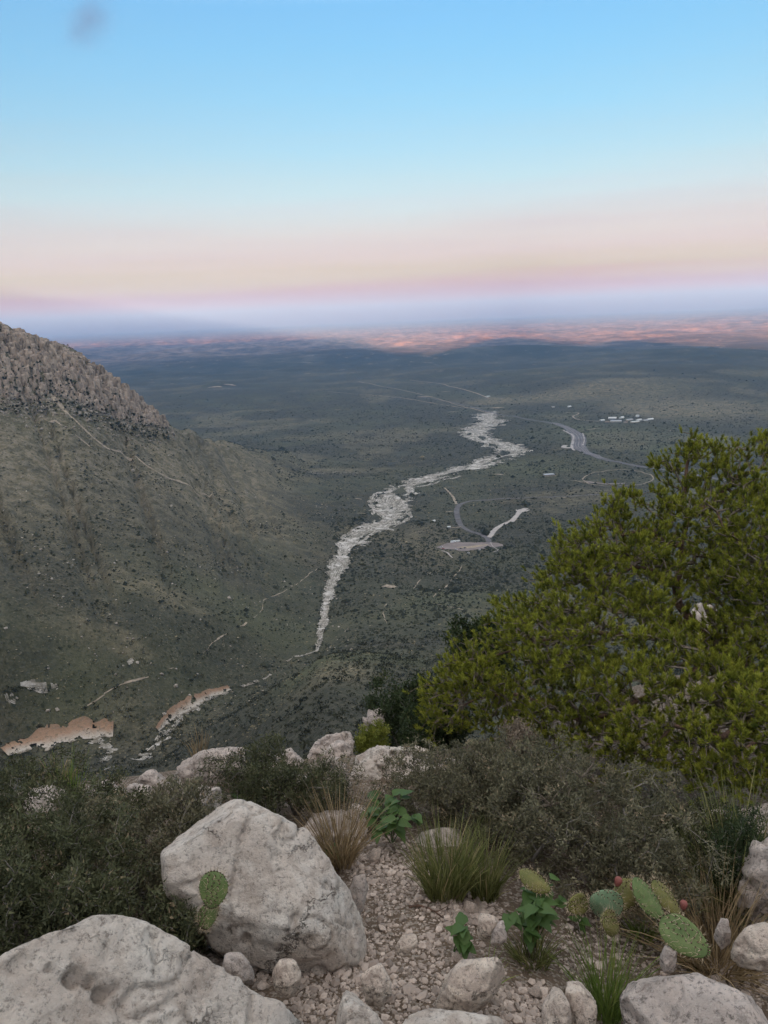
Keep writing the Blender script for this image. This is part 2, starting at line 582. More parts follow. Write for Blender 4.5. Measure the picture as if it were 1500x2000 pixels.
# relief
def relief(x, y, r, z):
    n = .035 * fbm(x / .55, y / .55, seed=1, octs=4) * (1 - ss(5, 14, r))
    n = n + 1.6 * fbm(x / 9, y / 9, seed=2, octs=4) * ss(9, 40, r) * (1 - ss(300, 700, r))
    a_mid = ss(120, 500, r) * (1 - ss(2600, 6000, r))
    n = n + a_mid * (5.0 * fbm(x / 70, y / 70, seed=3, octs=5) + 1.2 * fbm(x / 14, y / 14, seed=4, octs=3))
    ridg = 1 - np.abs(fbm(x / 420, y / 420, seed=5, octs=4)) * 2.2
    n = n + ss(3000, 6500, r) * (10 + 14 * ss(9000, 16000, r)) * ridg
    n = n + ss(6500, 15000, r) * 55 * (1 - np.abs(fbm(x / 1500, y / 2300, seed=6, octs=4)) * 2.4)
    return n


flat = 1 - ss(9.0, 9.6, RW) * (1 - ss(9.9, 10.6, RW)) * 0   # keep the shape of the relief everywhere
gz = gz + relief(gx, gy, gr, gz) * flat
# gullies that run down the flank of the hill
hillw = ss(5.6, 7.0, RW) * (1 - ss(9.0, 9.6, RW)) * (1 - ss(R(-14), R(-4), front))[None, :] * (front > R(-50))[None, :]
gl = fbm(np.degrees(front)[None, :] * .55 + RW * .75, RW * .12, seed=11, octs=3)
gz = gz - hillw * 13 * np.exp(-(gl / .10) ** 2) + hillw * 7 * gl
# cliff band: steps and buttresses below the crest
cl = ss(7.9, 8.15, RW) * (1 - ss(9.0, 9.25, RW)) * (1 - ss(R(-16.5), R(-14.5), front))[None, :] * (front > R(-50))[None, :]
gz = gz + cl * 9 * fbm(gx / 26, gy / 26, seed=12, octs=4)


def bump_hill(px, py, zbase, rad, h):
    a, tn = az_tan(px, py)
    r = zbase / tn
    x, y = r * math.sin(a), r * math.cos(a)
    return h * np.exp(-(((gx - x) ** 2 + (gy - y) ** 2) / rad ** 2))


gz = gz + bump_hill(430, 757, -452, 130, 36)
for bx_, by_, br_, bh_ in ((1000, 690, 900, 80), (1180, 735, 600, 60), (1330, 700, 900, 75), (700, 690, 800, 45), (1080, 760, 380, 42), (1290, 765, 420, 44), (1420, 740, 500, 55), (1180, 775, 250, 26), (560, 700, 900, 35), (880, 730, 450, 30), (1000, 745, 300, 28)):
    gz = gz + bump_hill(bx_, by_, -455, br_, bh_)

# ground cover: red = bare soil, green = grass, blue = pale rubble
deg = np.degrees(front)[None, :] * np.ones_like(gr)
bare = hillw * (.75 + .45 * fbm(gx / 120, gy / 120, seed=21, octs=3)) * (.45 + .55 * ss(6.5, 7.6, RW))
bare = bare + .55 * ss(.1, .45, fbm(gx / 260, gy / 260, seed=22, octs=3)) * ss(500, 800, gr)
pale = hillw * .35 * ss(6.6, 7.6, RW) + .8 * cl
green = .45 * ss(-.1, .35, fbm(gx / 170, gy / 170, seed=23, octs=3)) * ss(100, 400, gr)


def spot(px, py, z, rx, ry, mode='z'):
    a, tn = az_tan(px, py)
    r = z if mode == 'r' else z / tn
    x, y = r * math.sin(a), r * math.cos(a)
    return np.exp(-(((gx - x) / rx) ** 2 + ((gy - y) / ry) ** 2) ** 1.5)


green = green + spot(690, 1290, 520, 60, 80, 'r') + .9 * spot(960, 1150, -330, 130, 130) + .45 * spot(150, 1250, 690, 140, 50, 'r') + .6 * spot(420, 1150, 880, 120, 60, 'r') \
    + .9 * spot(1170, 840, -418, 320, 260) + .8 * spot(1350, 870, -418, 300, 260) + .9 * spot(1080, 905, -410, 200, 140)
bare = bare + .9 * spot(1250, 797, -424, 90, 260) + .8 * spot(1330, 790, -424, 330, 330) + .8 * spot(650, 915, -404, 150, 35) + 1.0 * spot(665, 1385, 440, 26, 40, 'r') \
    + .7 * spot(280, 1120, 830, 60, 30, 'r') + .8 * spot(1200, 770, -430, 400, 260) + .7 * spot(1010, 780, -430, 350, 200) + .6 * spot(200, 1215, 720, 45, 18, 'r') + .5 * spot(1420, 800, -424, 260, 380)
pale = pale + .9 * spot(430, 757, -430, 150, 70) + .7 * spot(660, 920, -404, 110, 22)
bare, pale, green = np.clip(bare, 0, 1), np.clip(pale, 0, 1), np.clip(green, 0, 1)
cover = np.stack([bare, green, pale, np.ones_like(bare)], -1)

nr = len(rowid)
GV = np.stack([gx, gy, gz], -1)
idx = np.arange(nr * naz).reshape(nr, naz)
q = np.stack([idx[:-1, :], np.roll(idx, -1, 1)[:-1, :], np.roll(idx, -1, 1)[1:, :], idx[1:, :]], -1)     # (nr-1, naz, 4)
fr = RW[:-1, :]
az_f = front[None, :] * np.ones((nr - 1, 1))
is_ground = fr < 2.0
hill_edge = 6.0 + 1.2 * ss(R(-20), R(-3), az_f) + 1.2 * ss(R(-13), R(-6), az_f)
is_hill = (~is_ground) & (fr > hill_edge) & (fr < 9.0) & (az_f < R(-5)) & (az_f > R(-60))


def part_mesh(name, mask, mat):
    fs = q[mask]
    if name == 'ground':
        pass
    use = np.unique(fs)
    re = np.full(nr * naz, -1)
    re[use] = np.arange(len(use))
    return mesh_np(name, GV.reshape(-1, 3)[use], re[fs], mat, smooth=True, attrs={'cover': cover.reshape(-1, 4)[use]})


o_ground = tag(part_mesh('ground', is_ground, M_GRD), kind='structure')
o_hill = tag(part_mesh('hill', is_hill, M_TER), kind='structure')
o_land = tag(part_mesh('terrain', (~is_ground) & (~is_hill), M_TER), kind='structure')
tris = np.concatenate([q.reshape(-1, 4)[:, [0, 1, 2]], q.reshape(-1, 4)[:, [0, 2, 3]]])
BV = BVHTree.FromPolygons([tuple(v) for v in GV.reshape(-1, 3).tolist()], q.reshape(-1, 4).tolist())


def hit(px, py):
    loc = BV.ray_cast(Vector((0, 0, 0)), ray(px, py))[0]
    return loc if loc is not None else at(px, py, 3000)


def drape(x, y):
    loc = BV.ray_cast(Vector((x, y, 3000)), Vector((0, 0, -1)))[0]
    return loc.z if loc is not None else -430.0


# the mountain behind, whose shadow lies across the plain
EDGE = [(-900, 735), (-400, 706), (160, 680), (400, 666), (600, 655), (660, 660), (710, 668), (760, 681), (800, 692), (840, 697), (880, 690), (930, 673), (965, 664), (1000, 658),
        (1030, 664), (1070, 670), (1140, 673), (1200, 665), (1260, 668), (1320, 675), (1400, 683), (1500, 693), (1700, 715), (2000, 760)]
ax, ay = math.sin(ANTI_AZ), math.cos(ANTI_AZ)
prof = []
for px, py in EDGE:
    d = ray(px, py)
    t_ = -490 / d.z
    P = d * t_
    v, u = P.x * ax + P.y * ay, P.x * ay - P.y * ax
    prof.append((u, -490 + (v + 3000) * math.tan(SUN_EL)))
prof = [(u, min(h_, 930.0)) for u, h_ in prof]
prof.sort()
prof = np.array([(-16000, 100)] + prof + [(16000, -200)])
us = np.linspace(-15000, 15000, 420)
us = np.sort(np.concatenate([us, np.linspace(-3500, 3500, 240)]))
hp = np.interp(us, prof[:, 0], prof[:, 1])
sv = np.concatenate([np.linspace(-1, 0, 22), np.linspace(0, 1, 22)[1:]])
RVv = []
for s in sv:
    wdt = (hp + 620) / .72
    v = -3000 + s * wdt
    z = -620 + (hp + 620) * (1 - np.abs(s)) ** 1.05
    z = z + (1 - np.abs(s)) * np.abs(s) * 4 * 35 * fbm(us / 300, v / 300, seed=31, octs=4)
    RVv.append(np.stack([us * ay + v * ax, -us * ax + v * ay, z], -1))
RVv = np.array(RVv)
i2 = np.arange(RVv.shape[0] * RVv.shape[1]).reshape(RVv.shape[:2])
q2 = np.stack([i2[:-1, :-1], i2[:-1, 1:], i2[1:, 1:], i2[1:, :-1]], -1).reshape(-1, 4)
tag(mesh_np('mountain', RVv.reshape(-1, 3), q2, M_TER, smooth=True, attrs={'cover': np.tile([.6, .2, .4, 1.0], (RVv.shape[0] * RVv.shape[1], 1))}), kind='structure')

# ------------------------------------------------------------------ wash, roads, paths
def smooth_path(P, step):
    """Catmull-Rom through XY points, resampled about every step metres"""
    P = [Vector((p[0], p[1], p[2] if len(p) > 2 else 0)) for p in P]
    P = [P[0] * 2 - P[1]] + P + [P[-1] * 2 - P[-2]]
    out = []
    for i in range(1, len(P) - 2):
        a, b, c, d = P[i - 1], P[i], P[i + 1], P[i + 2]
        n = max(2, int((c - b).to_2d().length / step))
        for j in range(n):
            t_ = j / n
            out.append(.5 * ((2 * b) + (c - a) * t_ + (2 * a - 5 * b + 4 * c - d) * t_ * t_ + (3 * b - a - 3 * c + d) * t_ ** 3))
    out.append(P[-2])
    return out


SHEETS_V, SHEETS_F = [], []


def note_sheet(vs_, fs):
    b = len(SHEETS_V)
    SHEETS_V.extend([(v[0], v[1], 0.0) for v in vs_])
    SHEETS_F.extend([tuple(int(i) + b for i in f) for f in fs])


def ribbon(name, pts, mat, off=.35, step=6.0, nw=3, jit=0.0, parent=None, shift=0.0, keep=None, world=False, seed=0, clear=True, lip=0.0):
    """pts: (px, py, width in m); the strip lies on the land"""
    C = []
    for p in pts:
        h = Vector(p[:2]).to_3d() if world else hit(p[0], p[1])
        C.append((h.x, h.y, p[2]))
    S = smooth_path(C, step)
    n = len(S)
    vs_, uv = [], []
    L = 0
    lrng = np.random.default_rng(seed + n)
    jl, jr = [vnoise(np.arange(n) * .23, np.full(n, sd + .5), seed=seed + 40) for sd in (3, 9)]
    for i, p in enumerate(S):
        d = (S[min(i + 1, n - 1)] - S[max(i - 1, 0)]).to_2d()
        d = d.normalized() if d.length > 0 else Vector((0, 1))
        nrm = Vector((d.y, -d.x))
        if i:
            L += (p - S[i - 1]).to_2d().length
        wd = max(p.z, .2)
        for j in range(nw + 1):
            f = j / nw - .5
            o_ = shift + f * wd + jit * wd * (jl[i] if f < 0 else jr[i]) * abs(f)
            x, y = p.x + nrm.x * o_, p.y + nrm.y * o_
            vs_.append((x, y, drape(x, y) + off + (lip * ss(-.35, .40, f) * (1 - ss(.42, .5, f)) if lip else 0.0)))
            uv.append((L, f))
    ix = np.arange(n * (nw + 1)).reshape(n, nw + 1)
    fs = np.stack([ix[:-1, :-1], ix[:-1, 1:], ix[1:, 1:], ix[1:, :-1]], -1).reshape(-1, 4)
    uv = np.array(uv)
    if keep is not None:
        fc = uv[fs].mean(1)
        pc = np.array(vs_)[fs].mean(1)
        fs = fs[keep(fc[:, 0], fc[:, 1], pc)]
    if clear:
        fm = np.abs(uv[fs].mean(1)[:, 1])
        note_sheet(vs_, fs[fm < (.34 if nw > 20 else .6)].tolist())
    return mesh_np(name, vs_, fs, mat, parent, smooth=True, attrs={'along': uv[:, 0], 'across': uv[:, 1]})


def wash_mat():
    t = NT('white_wash_gravel')
    p = t.pos()
    a, b = t.attr('along'), t.attr('across')
    cx = t.n('ShaderNodeCombineXYZ')
    t.put(cx.inputs[0], t.math('MULTIPLY', a, .012))
    t.put(cx.inputs[1], t.math('MULTIPLY', b, 7.0))
    br = t.noise(cx.outputs[0], 2.6, 6, .68, 1.2)
    c = t.mix(t.ramp(br, [(.44, 0.0), (.60, 1.0)]), (.15, .135, .105), (.60, .55, .495))
    c = t.mix(t.ramp(t.noise(p, .22, 5, .75), [(.45, .75), (.58, 0.0)]), c, (.14, .122, .088))
    c = t.mix(t.ramp(t.noise(p, .05, 4), [(.52, 0.0), (.68, .6)]), c, (.70, .65, .60))
    t.bump(t.noise(p, .5, 4, .7), .8, .8)
    return t.done(c, .95)


def bank_mat():
    t = NT('orange_cut_bank')
    b = t.attr('across')
    p = t.pos()
    w_ = t.math('ADD', b, t.math('MULTIPLY', t.math('SUBTRACT', t.noise(p, .06, 4, .7), .5), .55))
    c = t.ramp(t.math('ADD', w_, .5), [(.0, (.20, .17, .13)), (.2, (.44, .39, .33)), (.42, (.38, .31, .245)), (.60, (.32, .205, .135)), (.85, (.23, .145, .092)), (1.0, (.12, .09, .06))])
    c = t.mix(t.ramp(t.noise(p, .35, 4, .7), [(.36, .8), (.46, 0.0)]), c, (.16, .13, .09))
    t.bump(t.noise(p, .5, 4), .8, 1.0)
    return t.done(c, .95)


M_WASH, M_BANK = wash_mat(), bank_mat()
M_PATH = plain_mat('pale_dirt_path', (.27, .22, .165), .95, .45, .25)
M_ROAD = plain_mat('grey_asphalt', (.115, .105, .105), .9, .25, .08)
M_LANE = plain_mat('worn_lane_paint', (.30, .28, .28), .8, .15, .5)
M_LOT = plain_mat('pinkish_chipseal', (.20, .165, .15), .9, .25, .06)
M_PALE = plain_mat('pale_concrete', (.37, .33, .30), .9, .2, .15)

# the braided wash, upstream (near) to downstream (far)
WASH = [(618, 1273, 4), (626, 1240, 9), (636, 1205, 13), (642, 1165, 17), (652, 1125, 26), (672, 1085, 42), (708, 1050, 56), (748, 1022, 74), (765, 990, 90), (772, 968, 82),
        (800, 946, 76), (845, 931, 72), (900, 918, 80), (955, 902, 96), (998, 886, 112), (1000, 874, 120), (970, 866, 116), (937, 855, 110), (928, 843, 110), (945, 832, 120), (963, 822, 120), (948, 812, 110), (962, 803, 60)]


def braid(L, f, pc):
    b = fbm(L * .011 + 3, f * 3.4 + pc[:, 0] * .002, seed=61, octs=4) + .10 - .35 * np.maximum(0, np.abs(f) - .33) * 6 * vnoise(L * .05, f * 2, seed=62)
    edge = np.abs(f) < .44 + .16 * vnoise(L * .06, np.sign(f) * 5, seed=63) + .16 * vnoise(L * .35, f * 9, seed=68)
    return edge & ((b > -.11) | (L < 260))


wash = tag(ribbon('wash', WASH, M_WASH, .45, 4.0, 30, .5, keep=braid), kind='structure')
ribbon('channel', [(676, 1118, 8), (668, 1080, 16), (676, 1050, 20), (705, 1033, 18), (748, 1022, 14), (770, 1010, 10)], M_WASH, .5, 4, 5, .6, wash, keep=lambda L, f, pc: fbm(L * .03, f * 4, seed=64, octs=3) > -.25, seed=2)
ribbon('channel', [(745, 1010, 10), (725, 985, 14), (735, 965, 14), (775, 955, 10)], M_WASH, .5, 4, 5, .6, wash, keep=lambda L, f, pc: fbm(L * .03, f * 4, seed=65, octs=3) > -.3, seed=3)
ribbon('channel', [(770, 1030, 6), (800, 1012, 10), (785, 985, 10), (772, 970, 8)], M_WASH, .5, 4, 4, .6, wash, keep=lambda L, f, pc: fbm(L * .03, f * 4, seed=66, octs=3) > -.2, seed=4)
ribbon('channel', [(790, 955, 8), (835, 948, 12), (862, 938, 10), (900, 930, 8)], M_WASH, .5, 4, 4, .6, wash, keep=lambda L, f, pc: fbm(L * .03, f * 4, seed=67, octs=3) > -.2, seed=5)
for i, (pts, m_) in enumerate([
        ([(270, 1486, 12), (295, 1466, 11), (320, 1440, 10), (342, 1414, 8), (356, 1396, 7)], M_WASH),
        ([(352, 1400, 9), (385, 1378, 9), (420, 1360, 8), (455, 1349, 6)], M_WASH),
        ([(472, 1341, 5), (500, 1332, 5), (530, 1318, 4)], M_WASH),
        ([(560, 1292, 3), (590, 1281, 4), (615, 1272, 5)], M_WASH),
        ([(195, 1508, 5), (215, 1500, 5), (234, 1495, 3)], M_WASH),
        ([(172, 1440, 10), (205, 1452, 12), (212, 1470, 9), (198, 1490, 6)], M_WASH),
        ([(12, 1345, 6), (18, 1362, 8), (35, 1372, 5)], M_WASH), ([(40, 1338, 4), (75, 1340, 7), (112, 1338, 5)], M_WASH),
        ([(238, 1299, 5), (250, 1296, 5), (262, 1291, 4)], M_WASH)]):
    tag(ribbon('wash', pts, m_, .5, 1.6, 9, .8, keep=lambda L, f, pc: fbm(pc[:, 0] / 5, pc[:, 1] / 5, seed=70, octs=4) > -.10 + .25 * (np.abs(f) > .3), seed=10 + i, clear=False), kind='structure')
for i, pts in enumerate([[(10, 1474, 14), (60, 1456, 24), (110, 1446, 27), (165, 1434, 24), (222, 1428, 14)], [(308, 1428, 4), (335, 1400, 8), (370, 1376, 10), (410, 1358, 9), (448, 1346, 5)]]):
    tag(ribbon('wash_bank', pts[::-1], M_BANK, .7, 1.6, 12, .55, keep=lambda L, f, pc: fbm(pc[:, 0] / 6, pc[:, 1] / 6, seed=71, octs=4) > -.36 + .3 * (np.abs(f) > .33), seed=30 + i, clear=False, lip=(4.0, 2.5)[i]), kind='structure')

# roads
hw = [(820, 775, 10), (900, 790, 11), (960, 806, 12), (1020, 817, 14), (1075, 826, 18), (1105, 835, 30), (1125, 848, 44), (1131, 860, 48), (1130, 872, 44), (1145, 884, 30), (1175, 895, 22), (1210, 903, 18), (1270, 914, 16), (1340, 925, 16), (1420, 940, 16), (1520, 955, 16)]
road = tag(ribbon('road', hw, M_ROAD, .6, 8, 4), kind='structure')
for k, (fr_, wd) in enumerate(((-.36, .9), (-.20, .9), (0, 1.4), (.2, .9), (.36, .9))):
    C = [hit(a, b) for a, b, _ in hw[4:11]]
    S = smooth_path([(c.x, c.y, h_[2]) for c, h_ in zip(C, hw[4:11])], 10)
    pts = []
    for i, p in enumerate(S):
        d = (S[min(i + 1, len(S) - 1)] - S[max(i - 1, 0)]).to_2d().normalized()
        pts.append((p.x + d.y * fr_ * p.z, p.y - d.x * fr_ * p.z, wd))
    ribbon('lane_line', pts, M_LANE, .75, 10, 1, parent=road, world=True)
ribbon('verge', [(1100, 840, 5), (1118, 850, 7), (1119, 862, 8), (1117, 873, 9), (1122, 880, 5)], M_PALE, .7, 5, 2, .3, road)
ribbon('verge', [(1138, 846, 3), (1141, 858, 4), (1138, 870, 4)], M_PALE, .7, 5, 2, .3, road)
tag(ribbon('road', [(1105, 870, 14), (1101, 874, 14), (1118, 875, 12)], M_PALE, .8, 3, 3, .2), kind='structure')
tag(ribbon('road', [(868, 953, 3.5), (884, 970, 5), (891, 985, 7)], M_PATH, .5, 4, 2, .3), kind='structure')
tag(ribbon('road', [(1230, 968, 6), (1150, 967, 6), (1060, 971, 6), (985, 974, 6), (930, 978, 7), (905, 983, 9), (893, 993, 11), (893, 1008, 11), (900, 1026, 10), (915, 1036, 9), (935, 1043, 9), (952, 1052, 10), (955, 1062, 12)], M_ROAD, .5, 5, 3), kind='structure')
tag(ribbon('road', [(955, 1050, 9), (966, 1036, 9), (980, 1027, 9), (1000, 1018, 11), (1010, 1008, 12), (1018, 998, 14), (1027, 993, 10)], M_PALE, .5, 4, 4, .5), kind='structure')
tag(ribbon('road', [(1007, 996, 5), (1018, 1000, 7), (1034, 996, 6)], M_PALE, .55, 4, 3, .5), kind='structure')
tag(ribbon('road', [(878, 1031, 4), (895, 1030, 4), (903, 1029, 4)], M_PATH, .55, 4, 2, .3), kind='structure')
tag(ribbon('road', [(1108, 937, 3.2), (1140, 942, 3.2), (1170, 948, 3.2), (1230, 948, 3.2), (1260, 944, 3.2), (1276, 936, 3.2), (1270, 927, 3.2), (1250, 921, 3.2), (1215, 917, 3.2), (1178, 921, 3.2), (1150, 927, 3.2), (1138, 936, 3.2), (1150, 945, 3.2)], M_PATH, .5, 6, 2, .2), kind='structure')
tag(ribbon('road', [(1142, 941, 16), (1180, 945, 16), (1222, 944, 14)], M_LOT, .42, 6, 3, .2), kind='structure')
tag(ribbon('road', [(1100, 807, 5), (1122, 806, 5), (1130, 808, 6), (1119, 814, 7), (1132, 820, 7), (1170, 823, 6)], M_PATH, .6, 8, 2, .2), kind='structure')
tag(ribbon('road', [(1137, 841, 5), (1155, 839, 5), (1172, 836, 5)], M_PATH, .6, 8, 2, .2), kind='structure')
for pts in ([(800, 742, 7), (850, 748, 8), (890, 757, 9), (930, 768, 10), (955, 778, 8)], [(640, 765, 6), (760, 775, 7), (820, 783, 7), (900, 796, 8), (975, 797, 9)], [(985, 814, 7), (930, 800, 7), (890, 790, 7), (820, 770, 7), (700, 745, 7)]):
    tag(ribbon('road', pts, M_PATH, .8, 15, 2, .4), kind='structure')
lot = tag(ribbon('parking_lot', [(858, 1071, 18), (880, 1068, 44), (905, 1067, 52), (935, 1067, 50), (962, 1066, 40), (974, 1068, 16)], M_LOT, .5, 4, 8, .15), kind='structure')
ribbon('median', [(893, 1070, 4), (912, 1069, 9), (935, 1067, 10), (952, 1064, 5)], plain_mat('dry_median_soil', (.30, .24, .17), .95, .3, .3), .62, 4, 3, .4, lot)
ribbon('kerb', [(958, 1060, 1.2), (963, 1068, 1.2), (973, 1075, 1.4), (962, 1079, 2)], M_PALE, .7, 3, 1, 0, lot)
ribbon('kerb', [(862, 1076, 3), (874, 1080, 3), (884, 1090, 2)], M_PALE, .7, 3, 1, 0, lot)
tag(ribbon('path', [(750, 1144, 14), (762, 1146, 14), (773, 1147, 12)], M_PATH, .5, 3, 3, .3), kind='structure')
PATHS = [
    [(100, 768, 7), (112, 785, 6), (140, 815, 5), (175, 848, 5), (215, 878, 4.5), (258, 897, 4), (300, 918, 4), (350, 940, 4), (420, 972, 2.5)],
    [(48, 800, 2), (105, 822, 3), (150, 852, 2.5), (200, 890, 2)],
    [(806, 1150, 2.2), (822, 1132, 2), (848, 1117, 1.6)], [(845, 1167, 2.2), (872, 1145, 2), (888, 1125, 1.6), (902, 1106, 1.6), (896, 1102, 1.6)],
    [(848, 1178, 1.8), (880, 1186, 2), (905, 1192, 1.8), (928, 1196, 1.4)], [(755, 1218, 1.6), (748, 1195, 1.6), (756, 1178, 1.4)],
    [(170, 1378, 1.4), (230, 1340, 1.5), (290, 1322, 1.3), (340, 1305, 1.2)], [(395, 1278, 1.2), (430, 1245, 1.3), (480, 1218, 1.3), (510, 1195, 1.3), (520, 1170, 1.2), (575, 1145, 1.3), (620, 1110, 1.2)],
    [(955, 985, 2), (1010, 978, 2), (1090, 973, 2), (1180, 962, 2)], [(795, 1048, 1.5), (812, 1040, 1.8), (838, 1036, 1.4)], [(1085, 930, 5), (1068, 926, 6), (1080, 932, 5)],
]
for i, pts in enumerate(PATHS):
    tag(ribbon('path', pts, M_PATH, .45, 3, 2, .9, seed=80 + i, keep=lambda L, f, pc: vnoise(L * .09, f * 3, seed=90) > (-.25 if i != 0 else -.75)), kind='structure')
for i, (px, py, wd) in enumerate([(830, 775, 34), (885, 805, 20), (660, 800, 12), (590, 860, 10), (705, 1003, 7), (878, 1000, 6), (975, 927, 10), (1310, 842, 10), (760, 750, 20), (870, 765, 20), (970, 797, 28), (700, 975, 6), (420, 756, 40), (450, 752, 34), (590, 740, 26)]):
    h = hit(px, py)
    l_ = wd * 1.3
    tag(ribbon('path', [(h.x - l_, h.y, wd * .3), (h.x, h.y + wd * .2, wd * .8), (h.x + l_, h.y - wd * .1, wd * .25)], M_PATH, .7, 4, 3, .6, world=True, seed=200 + i), kind='structure')
BS = BVHTree.FromPolygons(SHEETS_V, SHEETS_F)


# ------------------------------------------------------------------ scrub, cliff, stones on the slopes
ICO_V, ICO_F = [], []
_bm = bmesh.new()
bmesh.ops.create_icosphere(_bm, subdivisions=1, radius=1)
ICO_V = np.array([v.co[:] for v in _bm.verts])
_bm.verts.index_update()
ICO_F = np.array([[v.index for v in f.verts] for f in _bm.faces])
_bm.free()


OCT_V = np.array([(1, 0, 0), (-1, 0, 0), (0, 1, 0), (0, -1, 0), (0, 0, 1), (0, 0, -1)], float)
OCT_F = np.array([(0, 2, 4), (2, 1, 4), (1, 3, 4), (3, 0, 4)])


def blobs(name, centres, sx, sz, tone, mat, jit=.35, seed=0, parent=None, octa=False):
    r_ = np.random.default_rng(seed)
    n = len(centres)
    BV_, BF_ = (OCT_V, OCT_F) if octa else (ICO_V, ICO_F)
    nv = len(BV_)
    V = np.repeat(BV_[None], n, 0) * (1 + r_.uniform(-jit, jit, (n, nv, 1)))
    V[:, :, 0] *= (sx * r_.uniform(.7, 1.3, n))[:, None]
    V[:, :, 1] *= (sx * r_.uniform(.7, 1.3, n))[:, None]
    V[:, :, 2] *= sz[:, None]
    a = r_.uniform(0, 6.28, n)
    c, s = np.cos(a)[:, None], np.sin(a)[:, None]
    X, Y = V[:, :, 0] * c - V[:, :, 1] * s, V[:, :, 0] * s + V[:, :, 1] * c
    V[:, :, 0], V[:, :, 1] = X, Y
    V += centres[:, None, :]
    Fc = BF_[None] + (np.arange(n) * nv)[:, None, None]
    return mesh_np(name, V.reshape(-1, 3), Fc.reshape(-1, 3), mat, parent, attrs={'tone': np.repeat(tone, nv)})


def scatter_land(n, rmin, rmax, power, accept):
    out = []
    a = rng.uniform(R(-32), R(31), n)
    u = rng.uniform(0, 1, n)
    r = (rmin ** power + u * (rmax ** power - rmin ** power)) ** (1 / power)
    x, y = r * np.sin(a), r * np.cos(a)
    ok = accept(x, y, r, a)
    x, y, r, a = x[ok], y[ok], r[ok], a[ok]
    z = np.empty(len(x))
    good = np.ones(len(x), bool)
    up = Vector((0, 0, 1))
    for i in range(len(x)):
        p = Vector((x[i], y[i], 3000))
        l_ = BV.ray_cast(p, -up)[0]
        z[i] = l_.z
        if BS.ray_cast(Vector((x[i], y[i], 10)), -up)[0] is not None:
            good[i] = False
    return x[good], y[good], z[good], r[good], a[good]


def acc_scrub(x, y, r, a):
    d = .5 + .75 * fbm(x / 60, y / 60, seed=51, octs=3) + .25 * fbm(x / 400, y / 400, seed=52, octs=2)
    hl = (a < R(-4)) * ss(750, 1000, r) * (1 - ss(1500, 1900, r))
    d = d - .22 * hl
    d = d + .35 * np.exp(-((r - 560) / 120) ** 2)
    d = d * (1 - .75 * ss(2600, 5200, r))
    return rng.uniform(0, 1, len(x)) < np.clip(d, .03, 1)


def bushes(name, centres, sx, sz, tone, mat, seed, per=19, parent=None):
    """low bushes as open clumps of leaf-spray triangles"""
    r_ = np.random.default_rng(seed)
    n = len(centres)
    d = r_.normal(0, 1, (n, per, 3))
    d /= np.linalg.norm(d, axis=-1, keepdims=True)
    rad = r_.uniform(.25, 1.0, (n, per, 1)) ** .6
    c = d * rad * np.stack([sx, sx, sz], -1)[:, None, :]
    c[:, :, 2] = np.abs(c[:, :, 2]) * 1.15
    u = r_.normal(0, 1, (n, per, 3, 3))
    u /= np.linalg.norm(u, axis=-1, keepdims=True)
    V = c[:, :, None, :] + u * (sx * .38)[:, None, None, None] * r_.uniform(.6, 1.3, (n, per, 1, 1)) + centres[:, None, None, :]
    F = np.arange(n * per * 3).reshape(-1, 3)
    tn = np.clip(np.repeat(tone[:, None], per, 1) + r_.uniform(-.15, .15, (n, per)), 0, 1)
    return mesh_np(name, V.reshape(-1, 3), F, mat, parent, attrs={'tone': np.repeat(tn.ravel(), 3)})


for lo, hi, n_, pw, lod, lb in ((150, 760, 27000, 1.7, 0, 'dark scrub and low bushes covering the near canyon slopes'), (760, 1500, 64000, 1.6, 1, 'dark scrub dotted over the hillside and lower valley'),
                                (1500, 5200, 140000, .55, 2, 'dense low scrub covering the open valley floor')):
    x, y, z, r, a = scatter_land(n_, lo, hi, pw, acc_scrub)
    sz_ = rng.lognormal(-.25, .52, len(x)) * (1.0 + np.minimum(r, 2600) / 2600)
    sz_ = np.where((a < R(-4)) & (r > 780) & (r < 1700), sz_ * .75, sz_) * (.95, .92, .80)[lod]
    tone = np.clip(rng.beta(2, 3, len(x)) * .8 + .25 * (sz_ < 1.0) + .12 * fbm(x / 90, y / 90, seed=53), 0, 1)
    P0 = np.stack([x, y, z + sz_ * (.05 if lod == 0 else .25)], -1)
    o = bushes('scrub', P0, sz_ * 1.1, sz_ * .95, tone, M_SCRUB, 3) if lod == 0 else blobs('scrub', P0, sz_ * 1.15, sz_ * .85, tone, M_SCRUB, .4, 3, None, True)
    tag(o, lb, 'scrub', kind='stuff')
# pale bunchgrass and low tan plants between the bushes
x, y, z, r, a = scatter_land(46000, 420, 2300, 1.3, lambda x, y, r, a: fbm(x / 50, y / 50, seed=57, octs=3) > rng.uniform(-.6, .5, len(x)))
sz_ = rng.lognormal(-.75, .4, len(x)) * (1 + r / 2600)
o = blobs('dry_grass', np.stack([x, y, z + sz_ * .1], -1), sz_ * 1.1, sz_ * .55, np.clip(rng.beta(2, 2, len(x)), 0, 1), leaf_mat('dry_tan_tussocks', (.085, .078, .042), (.235, .195, .125), (.33, .275, .19), 0, .95), .4, 13, None, True)
tag(o, 'pale dry grass tussocks scattered between the bushes of the slopes', 'grass', kind='stuff')

